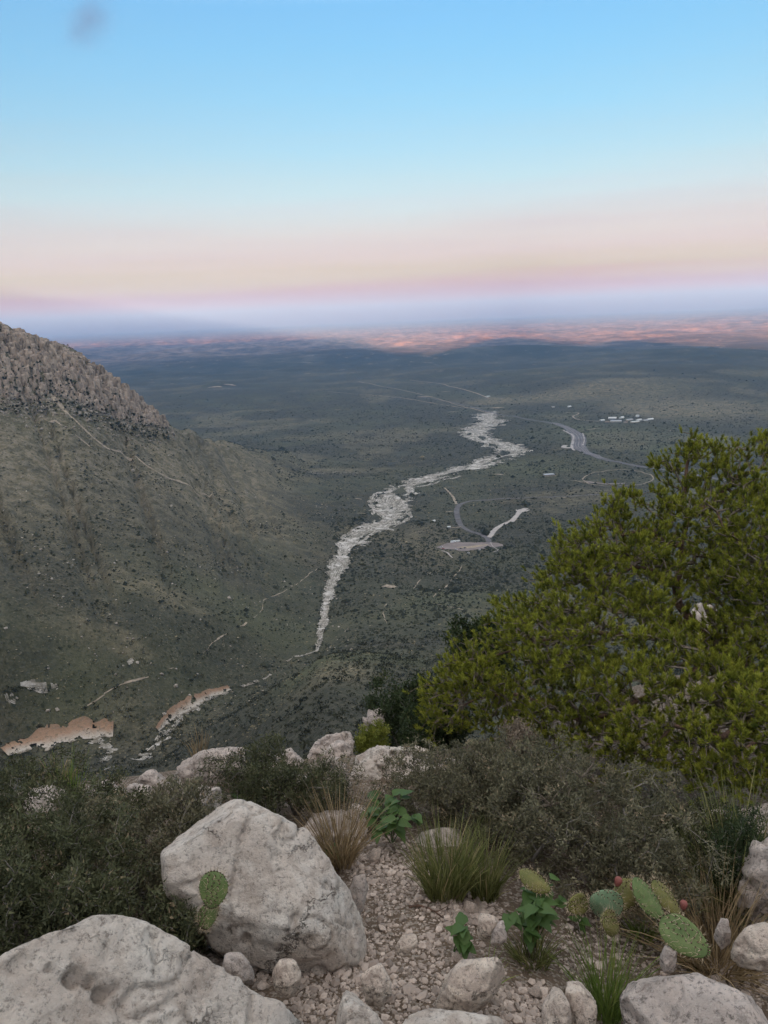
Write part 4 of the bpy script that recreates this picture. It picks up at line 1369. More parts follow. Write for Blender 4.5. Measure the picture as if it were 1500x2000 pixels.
# outcrops along the rim
OUT = [
    ([(604, 1480), (612, 1452), (640, 1436), (685, 1428), (692, 1445), (670, 1465), (640, 1485)], 6.1, .6, 'pale outcrop capping the rim beside the yellow green bush'),
    ([(680, 1535), (692, 1478), (735, 1458), (762, 1470), (795, 1462), (835, 1454), (866, 1474), (860, 1535), (780, 1570), (700, 1570)], 5.1, .8, 'large knobbly white outcrop on the rim below the pine'),
    ([(606, 1570), (620, 1492), (655, 1474), (680, 1492), (688, 1545), (660, 1590)], 4.75, .5, 'grey standing outcrop draped with grey brown shrubs'),
    ([(330, 1520), (345, 1490), (400, 1468), (480, 1460), (488, 1480), (440, 1520), (400, 1545)], 5.2, .6, 'pale ledge of rock behind the pyramid boulder shrubs'),
    ([(340, 1590), (356, 1540), (395, 1526), (430, 1545), (425, 1590), (380, 1610)], 4.0, .5, 'dark grey rounded rock behind the pyramid boulder'),
    ([(50, 1570), (62, 1540), (95, 1535), (125, 1548), (118, 1575), (80, 1585)], 4.7, .5, 'blue grey rock lying under the tall green grass'),
    ([(150, 1560), (180, 1530), (235, 1520), (250, 1545), (200, 1570)], 4.8, .5, 'pale broken rock in the dark shrubs by the rim'),
    ([(712, 1400), (722, 1386), (745, 1384), (752, 1398), (730, 1410)], 7.2, .4, 'small white rock top showing above the rim bushes'),
    ([(1425, 1620), (1440, 1580), (1475, 1565), (1520, 1570), (1530, 1620), (1470, 1640)], 4.6, .6, 'dark grey rock in shade below the pine branches'),
    ([(1455, 1690), (1470, 1645), (1500, 1630), (1540, 1650), (1540, 1700), (1490, 1710)], 3.7, .5, 'rounded dark rock behind the tuft of green grass'),
    ([(1340, 1205), (1356, 1190), (1372, 1176), (1388, 1180), (1398, 1190), (1392, 1206), (1365, 1212)], 12.5, .8, 'bright white rock seen through the gap in the pine'),
    ([(1305, 1510), (1320, 1475), (1360, 1470), (1375, 1500), (1340, 1525)], 6.6, .6, 'pale rock showing under the pine branches'),
    ([(590, 1620), (600, 1590), (680, 1582), (720, 1590), (715, 1620), (640, 1635)], 4.1, .4, 'flat grey rock in shade behind the pyramid boulder'),
    ([(90, 1680), (105, 1650), (135, 1645), (140, 1675), (115, 1692)], 3.9, .3, 'small pale rock inside the dark shrub'),
]
for i, (ol, rf, dp, lb) in enumerate(OUT):
    screen_rock('outcrop' if i < 4 else 'rock', ol, rf, dp, M_LIME if i == 1 else M_LIME_G, 130 + i, lb, .020 if rf < 7 else .05, .050 if rf < 7 else .12, 6 if rf < 7 else 3, .3, None, .04, .12, 'rock', .75 if i != 10 else .3)

rk = random.Random(91)
for i, (cx_, cy_, rf, w_) in enumerate([(520, 1500, 5.3, 40), (560, 1480, 5.6, 34), (590, 1530, 4.9, 36), (300, 1520, 5.0, 36), (270, 1545, 4.7, 28), (440, 1500, 5.3, 44), (880, 1500, 5.2, 34), (660, 1460, 5.9, 34), (700, 1590, 4.3, 30), (540, 1560, 4.6, 34), (150, 1600, 4.4, 30), (1400, 1640, 4.2, 34), (1380, 1590, 4.6, 40)]):
    ol = []
    for k in range(9):
        an = k * .698 + rk.uniform(-.2, .2)
        ol.append((cx_ + math.cos(an) * w_ * rk.uniform(.7, 1.1), cy_ + math.sin(an) * w_ * .62 * rk.uniform(.6, 1.1)))
    screen_rock('rock', ol, rf, .35, M_LIME_G, 170 + i, 'jagged pale limestone block half buried among the rim shrubs', .021, .035, 6, .3, 'jagged rocks along the rim', .02, .1, 'rock', .6)

# stones and gravel of the trail
STV = []
for k in range(7):
    bm = bmesh.new()
    rr_ = random.Random(50 + k)
    for i in range(11):
        d = Vector((rr_.gauss(0, 1), rr_.gauss(0, 1), rr_.gauss(0, 1))).normalized()
        bm.verts.new((d.x * rr_.uniform(.75, 1.1), d.y * rr_.uniform(.55, .9), d.z * rr_.uniform(.45, .75)))
    bmesh.ops.convex_hull(bm, input=bm.verts)
    bmesh.ops.delete(bm, geom=[v for v in bm.verts if not v.link_faces], context='VERTS')
    bmesh.ops.bevel(bm, geom=bm.edges[:], offset=.09, segments=1, affect='EDGES')
    me = bpy.data.meshes.new('stone')
    bm.to_mesh(me)
    bm.free()
    me.materials.append(M_STONE)
    STV.append(me)
TRAIL = [(640, 1640, 800, 1700), (690, 1690, 830, 1760), (690, 1760, 960, 1860), (700, 1830, 900, 1960), (580, 1880, 860, 2010), (960, 1930, 1080, 2010), (560, 1850, 720, 1990), (1090, 1800, 1360, 1900), (400, 1815, 560, 1920), (1380, 1850, 1510, 1960), (860, 1760, 960, 1800)]


def trail_pix():
    x0, y0, x1, y1 = random.choice(TRAIL)
    return random.uniform(x0, x1), random.uniform(y0, y1)


for i in range(230):
    px, py = trail_pix()
    h = hit(px, py)
    if h.length > 8:
        continue
    s = random.lognormvariate(-4.2, .55)
    o = link('stone', STV[i % 7], None, h + Vector((0, 0, s * .25)))
    o.scale = (s, s, s)
    o.rotation_euler = (random.uniform(-.5, .5), random.uniform(-.5, .5), random.uniform(0, 6.28))
    tag(o, 'small pale limestone stone lying loose in the trail gravel', 'stone', 'loose stones in the trail gravel')
n = 8000
P_ = []
while len(P_) < n:
    px, py = trail_pix() if random.random() < .86 else (random.uniform(300, 1500), random.uniform(1620, 2010))
    h = hit(px + random.gauss(0, 14), py + random.gauss(0, 8))
    if h.length < 9:
        P_.append(h)
P_ = np.array(P_)
sz_ = np.clip(rng.lognormal(-5.1, .58, n), .0022, .024)
P_[:, 2] += sz_ * .25
o = blobs('gravel', P_, sz_, sz_ * .7, np.clip(rng.beta(2.2, 1.8, n), 0, 1), M_GRAV, .33, 9)
tag(o, 'pale broken limestone gravel covering the trail', 'gravel', kind='stuff')


# ------------------------------------------------------------------ plants: shared growing code
def tubes(nodes, par, rad, sides=4):
    nodes, par, rad = np.asarray(nodes, float), np.asarray(par), np.asarray(rad)
    ch = np.nonzero(par >= 0)[0]
    A, B = nodes[par[ch]], nodes[ch]
    d = B - A
    L = np.linalg.norm(d, axis=1, keepdims=True) + 1e-9
    d = d / L
    ref = np.where(np.abs(d[:, 2:3]) > .9, np.array([[1., 0, 0]]), np.array([[0, 0, 1.]]))
    u = np.cross(d, ref)
    u /= np.linalg.norm(u, axis=1, keepdims=True)
    v = np.cross(d, u)
    V = []
    ra, rb = np.minimum(rad[par[ch]], rad[ch] * 1.6), rad[ch]
    for P0, rr in ((A - d * ra[:, None] * .3, ra), (B, rb)):
        for k in range(sides):
            an = k * 2 * math.pi / sides
            V.append(P0 + (u * math.cos(an) + v * math.sin(an)) * rr[:, None])
    V = np.stack(V, 1)
    n = len(ch)
    b = (np.arange(n) * 2 * sides)[:, None]
    F = np.concatenate([b + np.array([[k, (k + 1) % sides, sides + (k + 1) % sides, sides + k]]) for k in range(sides)])
    return V.reshape(-1, 3), F


def grow(init, ipar, tips, bend=.12, seg=.12, reach=.35, seed=0):
    """join every tip to the nearest twig already there; returns nodes, parents, tip node ids"""
    r_ = np.random.default_rng(seed)
    cap = len(init) + len(tips) * 5
    N = np.zeros((cap, 3))
    Pp = np.full(cap, -1)
    D = np.zeros(cap)
    n = len(init)
    N[:n] = init
    Pp[:n] = ipar
    for i in range(n):
        D[i] = 0 if ipar[i] < 0 else D[ipar[i]] + np.linalg.norm(N[i] - N[ipar[i]])
    base = N[:n].copy()
    dist = np.array([np.min(np.linalg.norm(base - t_, axis=1)) for t_ in tips])
    ids = np.zeros(len(tips), int)
    for ti in np.argsort(dist):
        t_ = tips[ti]
        d = np.linalg.norm(N[:n] - t_, axis=1)
        j = int(np.argmin(d + reach * D[:n] * .25))
        m = min(4, max(1, int(d[j] / seg)))
        prev = j
        off = r_.normal(0, bend, 3) * d[j]
        off[2] -= bend * .6 * d[j]
        for k in range(1, m + 1):
            f = k / m
            N[n] = N[j] * (1 - f) + t_ * f + off * math.sin(f * math.pi)
            Pp[n] = prev
            D[n] = D[prev] + np.linalg.norm(N[n] - N[prev])
            prev = n
            n += 1
        ids[ti] = prev
    return N[:n], Pp[:n], ids


def pipe(par, ids, r0, n, power=.5, rmax=.1):
    cnt = np.zeros(n)
    cnt[ids] = 1
    for i in range(n - 1, -1, -1):
        if par[i] >= 0:
            cnt[par[i]] += cnt[i]
    return np.minimum(rmax, r0 * np.maximum(cnt, 1) ** power)


def leaves(centres, axes, length, width, tone, jit, seed, mid=.45):
    """one slim four-sided leaf at each centre, along its axis"""
    r_ = np.random.default_rng(seed)
    n = len(centres)
    ax_ = axes + r_.normal(0, jit, (n, 3))
    ax_ /= np.linalg.norm(ax_, axis=1, keepdims=True) + 1e-9
    s = np.cross(ax_, r_.normal(0, 1, (n, 3)))
    s /= np.linalg.norm(s, axis=1, keepdims=True) + 1e-9
    nn = np.cross(ax_, s)
    L = (length * r_.uniform(.6, 1.25, n))[:, None]
    W = (width * r_.uniform(.7, 1.2, n))[:, None]
    c = centres
    V = np.stack([c - s * W * .5, c + s * W * .5 + nn * L * .1, c + ax_ * L], 1)
    F = (np.arange(n) * 3)[:, None] + np.array([[0, 1, 2]])
    return V.reshape(-1, 3), F, np.repeat(tone, 3)


def shrub(base, wdt, hgt, label, mat, ntips=330, per=26, leaf=(.020, .006), seed=0, spread=.035, cat='shrub', name='shrub', twig=M_TWIG, dome=.25, bare=0.0, group=None, tonebias=0.0, rtw=.0011):
    ntips, per = int(ntips * 1.45), int(per * 1.5)
    leaf = (leaf[0] * 1.12, leaf[1] * 1.5)
    r_ = np.random.default_rng(seed)
    o = empty(name, base, label, cat, group)
    # tips in an uneven dome made of lobes
    nl = 11
    lob = np.stack([r_.uniform(-.36, .36, nl) * wdt, r_.uniform(-.36, .36, nl) * wdt, r_.uniform(.34, .76, nl) * hgt], -1)
    lr = r_.uniform(.19, .31, nl)
    T = []
    while len(T) < ntips:
        k = r_.integers(nl)
        d = r_.normal(0, 1, 3)
        d /= np.linalg.norm(d)
        q_ = lob[k] + d * np.array([wdt, wdt, hgt]) * lr[k] * r_.uniform(.55, 1.08) ** .6
        if q_[2] > .06 * hgt:
            T.append(q_)
    T = np.array(T)
    init, ip = [np.zeros(3)], [-1]
    for k in range(6):
        a_ = r_.uniform(0, 6.28)
        prev = 0
        for j in range(1, 4):
            f = j / 3
            init.append(np.array([math.cos(a_) * wdt * .22 * f, math.sin(a_) * wdt * .22 * f, hgt * .5 * f ** .8]) + r_.normal(0, .03 * wdt, 3) * f)
            ip.append(prev)
            prev = len(init) - 1
    N, Pp, ids = grow(init, ip, T, .16, .10, .5, seed)
    rad = pipe(Pp, ids, rtw, len(N), .45, .022)
    V, F = tubes(N, Pp, rad, 3)
    mesh_np('stems', V, F, twig, o, attrs=None)
    live = r_.uniform(0, 1, len(ids)) > bare
    tips = N[ids][live]
    pd = N[ids][live] - N[Pp[ids]][live]
    pd /= np.linalg.norm(pd, axis=1, keepdims=True) + 1e-9
    n = len(tips)
    back = r_.uniform(-1.3, .5, (n, per, 1))
    C = tips[:, None, :] + r_.normal(0, spread * .5, (n, per, 3)) + pd[:, None, :] * back * spread
    A_ = np.repeat(pd[:, None, :], per, 1) + np.array([0, 0, .45])
    tn = np.clip(np.repeat(r_.beta(1.4, 1.8, n)[:, None], per, 1) * .7 + r_.uniform(0, .4, (n, per)) + tonebias, 0, 1)
    V, F, tv = leaves(C.reshape(-1, 3), A_.reshape(-1, 3), leaf[0], leaf[1], tn.ravel(), .65, seed + 1)
    f_ = mesh_np('foliage', V, F, mat, o, attrs={'tone': tv})
    f_['kind'] = 'stuff'
    return o


def below(px, py, r):
    """ground point under the ray's position at distance r"""
    p = at(px, py, r)
    return Vector((p.x, p.y, drape(p.x, p.y) - .02))


def shrub_px(px, ytop, ybase, wpx, r, label, mat, **kw):
    p = at(px, ytop, r)
    b = Vector((p.x, p.y, drape(p.x, p.y) - .03))
    k = Vector((p.x, p.y, p.z)).length / FOC
    zb = at(px, ybase, r).z
    if zb > b.z + .05:
        b.z = max(b.z, zb - .25)
    return shrub(b, wpx * k, max(.12, p.z - b.z), label, mat, **kw)


SH = [
    (70, 1590, 1830, 300, 3.35, 'dense dark olive shrub beside the low pitted boulder', M_LEAF_D, dict(ntips=420, per=26, seed=301)),
    (270, 1575, 1760, 280, 3.75, 'dark olive shrub with brownish tips pressed against the pyramid boulder', M_LEAF, dict(ntips=420, per=26, seed=302, tonebias=.05)),
    (30, 1492, 1620, 190, 4.9, 'dark shrub on the rim below the orange cut bank', M_LEAF_D, dict(ntips=260, per=24, seed=303)),
    (215, 1520, 1640, 200, 4.5, 'low dark shrub growing in front of the pale broken rock', M_LEAF_D, dict(ntips=260, per=24, seed=304, bare=.1)),
    (475, 1440, 1590, 170, 4.9, 'thin dark twiggy shrub rising behind the peak of the pyramid boulder', M_LEAF_D, dict(ntips=300, per=15, seed=305, bare=.3, rtw=.0016)),
    (570, 1465, 1600, 170, 4.6, 'dark leafy shrub beside the grey standing outcrop', M_LEAF_D, dict(ntips=280, per=22, seed=306)),
    (648, 1478, 1590, 110, 4.75, 'grey brown shrub draped over the grey standing outcrop', M_LEAF, dict(ntips=90, per=13, seed=307, bare=.3)),
    (745, 1545, 1610, 130, 4.4, 'low grey brown shrub below the knobbly white outcrop', M_LEAF, dict(ntips=120, per=14, seed=308, bare=.25)),
    (870, 1480, 1640, 210, 4.5, 'grey brown twiggy shrub above the tall bunchgrass', M_LEAF, dict(ntips=360, per=20, seed=309, bare=.15, tonebias=.04)),
    (985, 1440, 1690, 260, 4.3, 'tall grey green shrub with an exposed bent bare branch', M_LEAF, dict(ntips=520, per=24, seed=310)),
    (1175, 1500, 1720, 340, 3.9, 'wide rounded grey green shrub behind the prickly pear', M_LEAF, dict(ntips=680, per=26, seed=311)),
    (1080, 1470, 1600, 220, 4.7, 'grey green shrub filling the space below the pine', M_LEAF, dict(ntips=360, per=22, seed=312)),
    (1012, 1405, 1500, 90, 4.9, 'shrub top with dry pinkish brown flower heads against the pine', M_LEAF_P, dict(ntips=170, per=24, seed=313, leaf=(.014, .006))),
    (1355, 1560, 1720, 190, 4.2, 'dark shrub in the shade below the pine branches', M_LEAF_D, dict(ntips=280, per=22, seed=314)),
    (790, 1335, 1480, 130, 7.4, 'tall dark evergreen bush just below the rim', M_LEAF_E, dict(ntips=300, per=26, seed=315, leaf=(.03, .011), spread=.055)),
    (850, 1395, 1490, 120, 6.6, 'dark evergreen bush under the lowest pine boughs', M_LEAF_E, dict(ntips=240, per=24, seed=316, leaf=(.028, .010), spread=.05)),
    (722, 1408, 1465, 55, 6.5, 'small bright yellow green bush on the rim', M_LEAF_Y, dict(ntips=130, per=24, seed=317, leaf=(.022, .009))),
    (930, 1200, 1330, 110, 8.6, 'dark broadleaf bush rising behind the pine edge', M_LEAF_E, dict(ntips=300, per=22, seed=318, leaf=(.04, .020), spread=.06)),
    (330, 1740, 1820, 120, 2.85, 'low dark leafy shrub beside the single cactus pad', M_LEAF_D, dict(ntips=170, per=20, seed=319)),
    (1450, 1600, 1720, 150, 4.0, 'dark shrub behind the green grass tuft near the pine', M_LEAF_E, dict(ntips=220, per=20, seed=320)),
    (130, 1700, 1850, 170, 2.9, 'shadowy low shrub at the back of the low pitted boulder', M_LEAF_D, dict(ntips=260, per=22, seed=321, bare=.1)),
    (-10, 1640, 1850, 140, 3.0, 'dark shrub behind the tip of the fresh leafy weed', M_LEAF_D, dict(ntips=240, per=22, seed=322)),
]
for px, yt, yb, wp, r_s, lb, mt, kw in SH:
    shrub_px(px, yt, yb, wp, r_s, lb, mt, **kw)

# bare bent branch that stands out of the grey green shrub, and a dead stick on the trail
def stick(name, pts, r0, r1, mat, label, side=0, seed=1):
    r_ = random.Random(seed)
    N, Pp, rd = [], [], []
    for i, p in enumerate(pts):
        N.append(np.array(p))
        Pp.append(i - 1)
        rd.append(r0 + (r1 - r0) * i / (len(pts) - 1))
    m = len(pts)
    for k in range(side):
        i = r_.randrange(m // 3, m)
        prev = i
        d = np.array([r_.uniform(-1, 1), r_.uniform(-.6, .4), r_.uniform(.1, 1)])
        d /= np.linalg.norm(d)
        p = N[i]
        for j in range(3):
            p = p + d * r_.uniform(.03, .07) + np.array([r_.gauss(0, .012) for _ in range(3)])
            N.append(p)
            Pp.append(prev)
            rd.append(max(.0012, rd[i] * .45 * (1 - j * .25)))
            prev = len(N) - 1
    V, F = tubes(N, Pp, rd, 6)
    o = mesh_np(name, V, F, mat, None, smooth=True)
    c = np.array(pts[0])
    o.data.transform(Matrix.Translation(-Vector(c)))
    o.location = Vector(c)
    return tag(o, label, 'branch')


stick('dead_branch', [at(*p) for p in ((1022, 1690, 4.0), (1026, 1640, 3.95), (1030, 1595, 3.9), (1040, 1578, 3.88), (1075, 1572, 3.85), (1108, 1565, 3.85), (1112, 1545, 3.9), (1135, 1520, 3.95), (1160, 1490, 4.0))], .012, .004, M_PTWIG, 'bare bent tan branch standing out of the grey green shrub', 16, 3)
stick('dead_branch', [at(*p) for p in ((1040, 1680, 3.7), (1050, 1665, 3.65), (1062, 1648, 3.62), (1085, 1640, 3.6))], .010, .004, M_TWIG, 'short grey broken branch inside the grey green shrub', 4, 5)
pts = [hit(px, py) + Vector((0, 0, .012)) for px, py in ((800, 1775), (818, 1772), (838, 1778), (852, 1786), (864, 1796))]
stick('stick', pts, .006, .003, M_BARK, 'thin brown stick lying on the trail gravel', 2, 6)


# ------------------------------------------------------------------ grasses
def grass(px, py, r, wpx, hpx, label, mat, nb=240, seed=0, flare=.55, stiff=.5, stalks=0, rr=None):
    r_ = np.random.default_rng(seed)
    b = hit(px, py)
    k = b.length / FOC
    Wd, Hh = wpx * k, hpx * k
    o = empty('grass_tuft', b, label, 'grass')
    n = nb
    a = r_.uniform(0, 6.283, n)
    rad = Wd * .22 * np.sqrt(r_.uniform(0, 1, n))
    base = np.stack([np.cos(a) * rad, np.sin(a) * rad, np.full(n, -.01)], -1)
    a2 = a + r_.normal(0, .6, n)
    ou = r_.uniform(.05, 1, n) ** 1.2 * flare
    h = Hh * r_.uniform(.45, 1.0, n)
    dr = np.stack([np.cos(a2) * ou, np.sin(a2) * ou, np.ones(n)], -1)
    dr /= np.linalg.norm(dr, axis=1, keepdims=True)
    hz = np.stack([np.cos(a2), np.sin(a2), np.full(n, -.35)], -1)
    cur = (r_.uniform(.1, .75, n) * (1 - stiff))[:, None]
    sd = np.cross(dr, r_.normal(0, 1, (n, 3)))
    sd /= np.linalg.norm(sd, axis=1, keepdims=True)
    wdt = (r_.uniform(.0009, .0021, n) * max(.8, b.length / 3))[:, None]
    L = []
    for f, wf in ((0, 1), (.35, .95), (.7, .7)):
        c = base + dr * (h * f)[:, None] + hz * cur * (h * f * f)[:, None]
        L += [c - sd * wdt * wf, c + sd * wdt * wf]
    L.append(base + dr * h[:, None] + hz * cur * h[:, None])
    V = np.stack(L, 1)
    bb = (np.arange(n) * 7)[:, None]
    Q = np.concatenate([bb + np.array([[0, 1, 3, 2]]), bb + np.array([[2, 3, 5, 4]])])
    T3 = bb + np.array([[4, 5, 6]])
    tn = np.repeat(r_.uniform(0, 1, n)[:, None], 7, 1) * .85 + np.linspace(0, .15, 7)[None]
    bl = mesh_np('blades', V.reshape(-1, 3), [Q, T3], mat, o, attrs={'tone': tn.ravel()})
    bl['kind'] = 'stuff'
    for s_ in range(stalks):
        aa = r_.uniform(0, 6.28)
        tip = np.array([math.cos(aa) * Wd * .3, math.sin(aa) * Wd * .3, Hh * r_.uniform(1.0, 1.35)])
        N = [np.array([0, 0, 0]), tip * np.array([.3, .3, .5]), tip]
        V2, F2 = tubes(N, [-1, 0, 1], [.0016, .0014, .001], 3)
        mesh_np('stalk', V2, F2, M_GRASS_T, o)
    return o


GR = [
    (870, 1748, 3.25, 150, 160, 'tall green bunchgrass clump at the edge of the trail gravel', M_GRASS, dict(nb=520, seed=401, flare=.45, stiff=.6)),
    (948, 1752, 3.2, 100, 140, 'second green bunchgrass clump between the tall clump and the herb', M_GRASS, dict(nb=300, seed=402, flare=.4, stiff=.55)),
    (665, 1692, 3.45, 105, 175, 'dry tan grass clump leaning over the trail beside the pyramid boulder', M_GRASS_T, dict(nb=300, seed=403, flare=.6, stiff=.45)),
    (1435, 1790, 3.0, 150, 240, 'arching yellow green grass clump to one side of the prickly pear', M_GRASS, dict(nb=480, seed=404, flare=.7, stiff=.35)),
    (1400, 1890, 2.5, 170, 190, 'drooping tan and green grass below the largest cactus pad', M_GRASS_T, dict(nb=420, seed=405, flare=1.0, stiff=.2)),
    (1185, 1985, 2.12, 95, 190, 'upright fresh green grass tuft in front of the broad slab', M_GRASS_F, dict(nb=200, seed=406, flare=.4, stiff=.55)),
    (1215, 2000, 2.05, 90, 70, 'low green grass at the foot of the fresh green tuft', M_GRASS_F, dict(nb=120, seed=407, flare=.9, stiff=.4)),
    (952, 1935, 2.28, 45, 85, 'sparse green grass sprig growing against the angular tan rock', M_GRASS_F, dict(nb=36, seed=408, flare=.5, stiff=.3)),
    (138, 1590, 4.6, 70, 130, 'tall green grass tuft standing against the orange cut bank', M_GRASS_F, dict(nb=130, seed=409, flare=.3, stiff=.75)),
    (110, 1560, 4.9, 90, 80, 'dry brown grass beside the tall green tuft on the rim', M_GRASS_T, dict(nb=140, seed=410, flare=.5, stiff=.5)),
    (500, 1580, 4.3, 60, 70, 'small green grass tuft behind the peak of the pyramid boulder', M_GRASS_F, dict(nb=110, seed=411, flare=.3, stiff=.7)),
    (390, 1480, 5.4, 60, 70, 'dry brown grass spikes standing on the pale ledge', M_GRASS_T, dict(nb=50, seed=412, flare=.3, stiff=.7)),
    (1040, 1880, 2.45, 110, 90, 'mixed green grass beneath the leafy green herb', M_GRASS, dict(nb=170, seed=413, flare=.7, stiff=.4)),
    (1255, 1830, 2.75, 75, 55, 'small fresh grass between the cactus pads', M_GRASS_F, dict(nb=120, seed=414, flare=.8, stiff=.4)),
    (385, 1838, 2.6, 110, 115, 'short dark grass around the single cactus pad', M_GRASS, dict(nb=260, seed=415, flare=.6, stiff=.5)),
    (1345, 1880, 2.5, 70, 60, 'short green grass under the largest cactus pad', M_GRASS, dict(nb=120, seed=416, flare=.8, stiff=.4)),
    (600, 1720, 3.3, 30, 50, 'thin grass at the edge of the pyramid boulder', M_GRASS, dict(nb=40, seed=417, flare=.5, stiff=.4)),
]
for px, py, r_g, wp, hp_, lb, mt, kw in GR:
    grass(px, py, r_g, wp, hp_, lb, mt, **kw)


# ------------------------------------------------------------------ leafy herbs
def leaf_mesh(k):
    r_ = random.Random(900 + k)
    V, F = [(0, 0, 0)], []
    nseg = 6
    ring = []
    for i in range(nseg + 1):
        t_ = i / nseg
        wv = .36 * math.sin(math.pi * min(1, t_ ** .62)) * (1 - .25 * t_) + (.03 if i % 2 else 0)
        zc = -.28 * t_ * t_ + r_.uniform(-.02, .02)
        ring.append((wv, t_, zc))
    V = []
    for wv, t_, zc in ring:
        V += [(-wv, t_ + .04 * wv, zc + wv * .28), (0, t_, zc), (wv, t_ + .04 * wv, zc + wv * .28)]
    for i in range(nseg):
        a_ = i * 3
        F += [(a_, a_ + 1, a_ + 4, a_ + 3), (a_ + 1, a_ + 2, a_ + 5, a_ + 4)]
    me = bpy.data.meshes.new('leaf')
    me.from_pydata(V, [], F)
    at_ = me.attributes.new('tone', 'FLOAT', 'POINT')
    at_.data.foreach_set('value', [.3 + .5 * r_.random()] * len(V))
    me.polygons.foreach_set('use_smooth', [True] * len(F))
    me.materials.append(M_HERB)
    me.update()
    return me


LEAFS = [leaf_mesh(k) for k in range(5)]


def herb(px, py, r, wpx, hpx, n, label, leafpx, seed):
    r_ = random.Random(seed)
    b = hit(px, py)
    k = b.length / FOC
    Wd, Hh, LL = wpx * k, hpx * k, leafpx * k
    o = empty('leafy_herb', b, label, 'plant')
    ns = max(2, n // 6)
    tips = []
    for s_ in range(ns):
        a_ = r_.uniform(0, 6.28)
        rad = r_.uniform(.1, .42) * Wd
        tip = Vector((math.cos(a_) * rad, math.sin(a_) * rad, Hh * r_.uniform(.6, 1)))
        N = [np.zeros(3), np.array(tip * .5) + np.array([0, 0, .12 * Hh]), np.array(tip)]
        V, F = tubes(N, [-1, 0, 1], [.003, .0025, .0018], 4)
        mesh_np('stem', V, F, M_HERB, o, attrs={'tone': np.full(len(V), .2)})
        tips.append((Vector(N[1]), tip))
    for i in range(n):
        m_, tp = tips[i % ns]
        f = r_.uniform(0, 1)
        p = m_.lerp(tp, f)
        l_ = link('leaf', LEAFS[r_.randrange(5)], o, p)
        s = LL * r_.uniform(.7, 1.15)
        l_.scale = (s, s, s)
        l_.rotation_euler = (r_.uniform(-.5, .45), r_.uniform(-.3, .3), r_.uniform(0, 6.28))
    return o


herb(1045, 1850, 2.62, 130, 115, 60, 'fresh bright green herb with broad toothed leaves beside the prickly pear', 34, 1)
herb(885, 1862, 2.52, 60, 50, 14, 'small green herb beside the angular tan rock', 30, 2)
herb(765, 1650, 4.0, 120, 85, 44, 'green broadleaf weed growing over the top end of the trail', 28, 3)
herb(735, 1610, 4.2, 60, 55, 12, 'pale green weed touching the dry tan grass', 36, 8)
herb(30, 1800, 2.75, 110, 110, 34, 'fresh green leafy weed against the dark olive shrub', 34, 4)
herb(640, 1690, 3.35, 35, 35, 8, 'little green weed at the foot of the tan grass', 26, 5)
herb(604, 1865, 2.5, 22, 18, 6, 'tiny green sprout in gravel below the pyramid boulder', 14, 6)
herb(1335, 1745, 3.3, 40, 60, 14, 'dark green leafy sprig behind the cactus pads', 30, 7)
herb(465, 1585, 4.2, 35, 35, 9, 'small green weed beside the peak of the pyramid boulder', 26, 9)
herb(1135, 1820, 2.75, 36, 36, 8, 'small green leaf sprig between the herb and the round pale pad', 24, 10)


# ------------------------------------------------------------------ prickly pear
def pad_mat(name, a, b):
    t = NT(name)
    p = t.coords()
    c = t.mix(t.ramp(t.noise(p, 14, 4), [(.35, 0.0), (.65, 1.0)]), a, b)
    c = t.mix(t.ramp(t.noise(p, 30, 3), [(.62, 0.0), (.72, .5)]), c, (.26, .22, .10))
    t.bump(t.noise(p, 120, 2), .2, .002)
    return t.done(c, .5)


M_PAD = pad_mat('green_cactus_pad', (.085, .125, .040), (.140, .180, .065))
M_PAD_B = pad_mat('blue_green_cactus_pad', (.130, .200, .110), (.190, .260, .150))
M_PAD_Y = pad_mat('yellowish_cactus_pad', (.105, .110, .030), (.175, .155, .050))
M_SPINE = plain_mat('pale_spines', (.42, .33, .22), .6, .3, 40)
M_AREOLE = plain_mat('dark_areoles', (.055, .035, .022), .9, .2, 40)
M_FRUIT = plain_mat('red_cactus_fruit', (.20, .065, .052), .5, .3, 30)


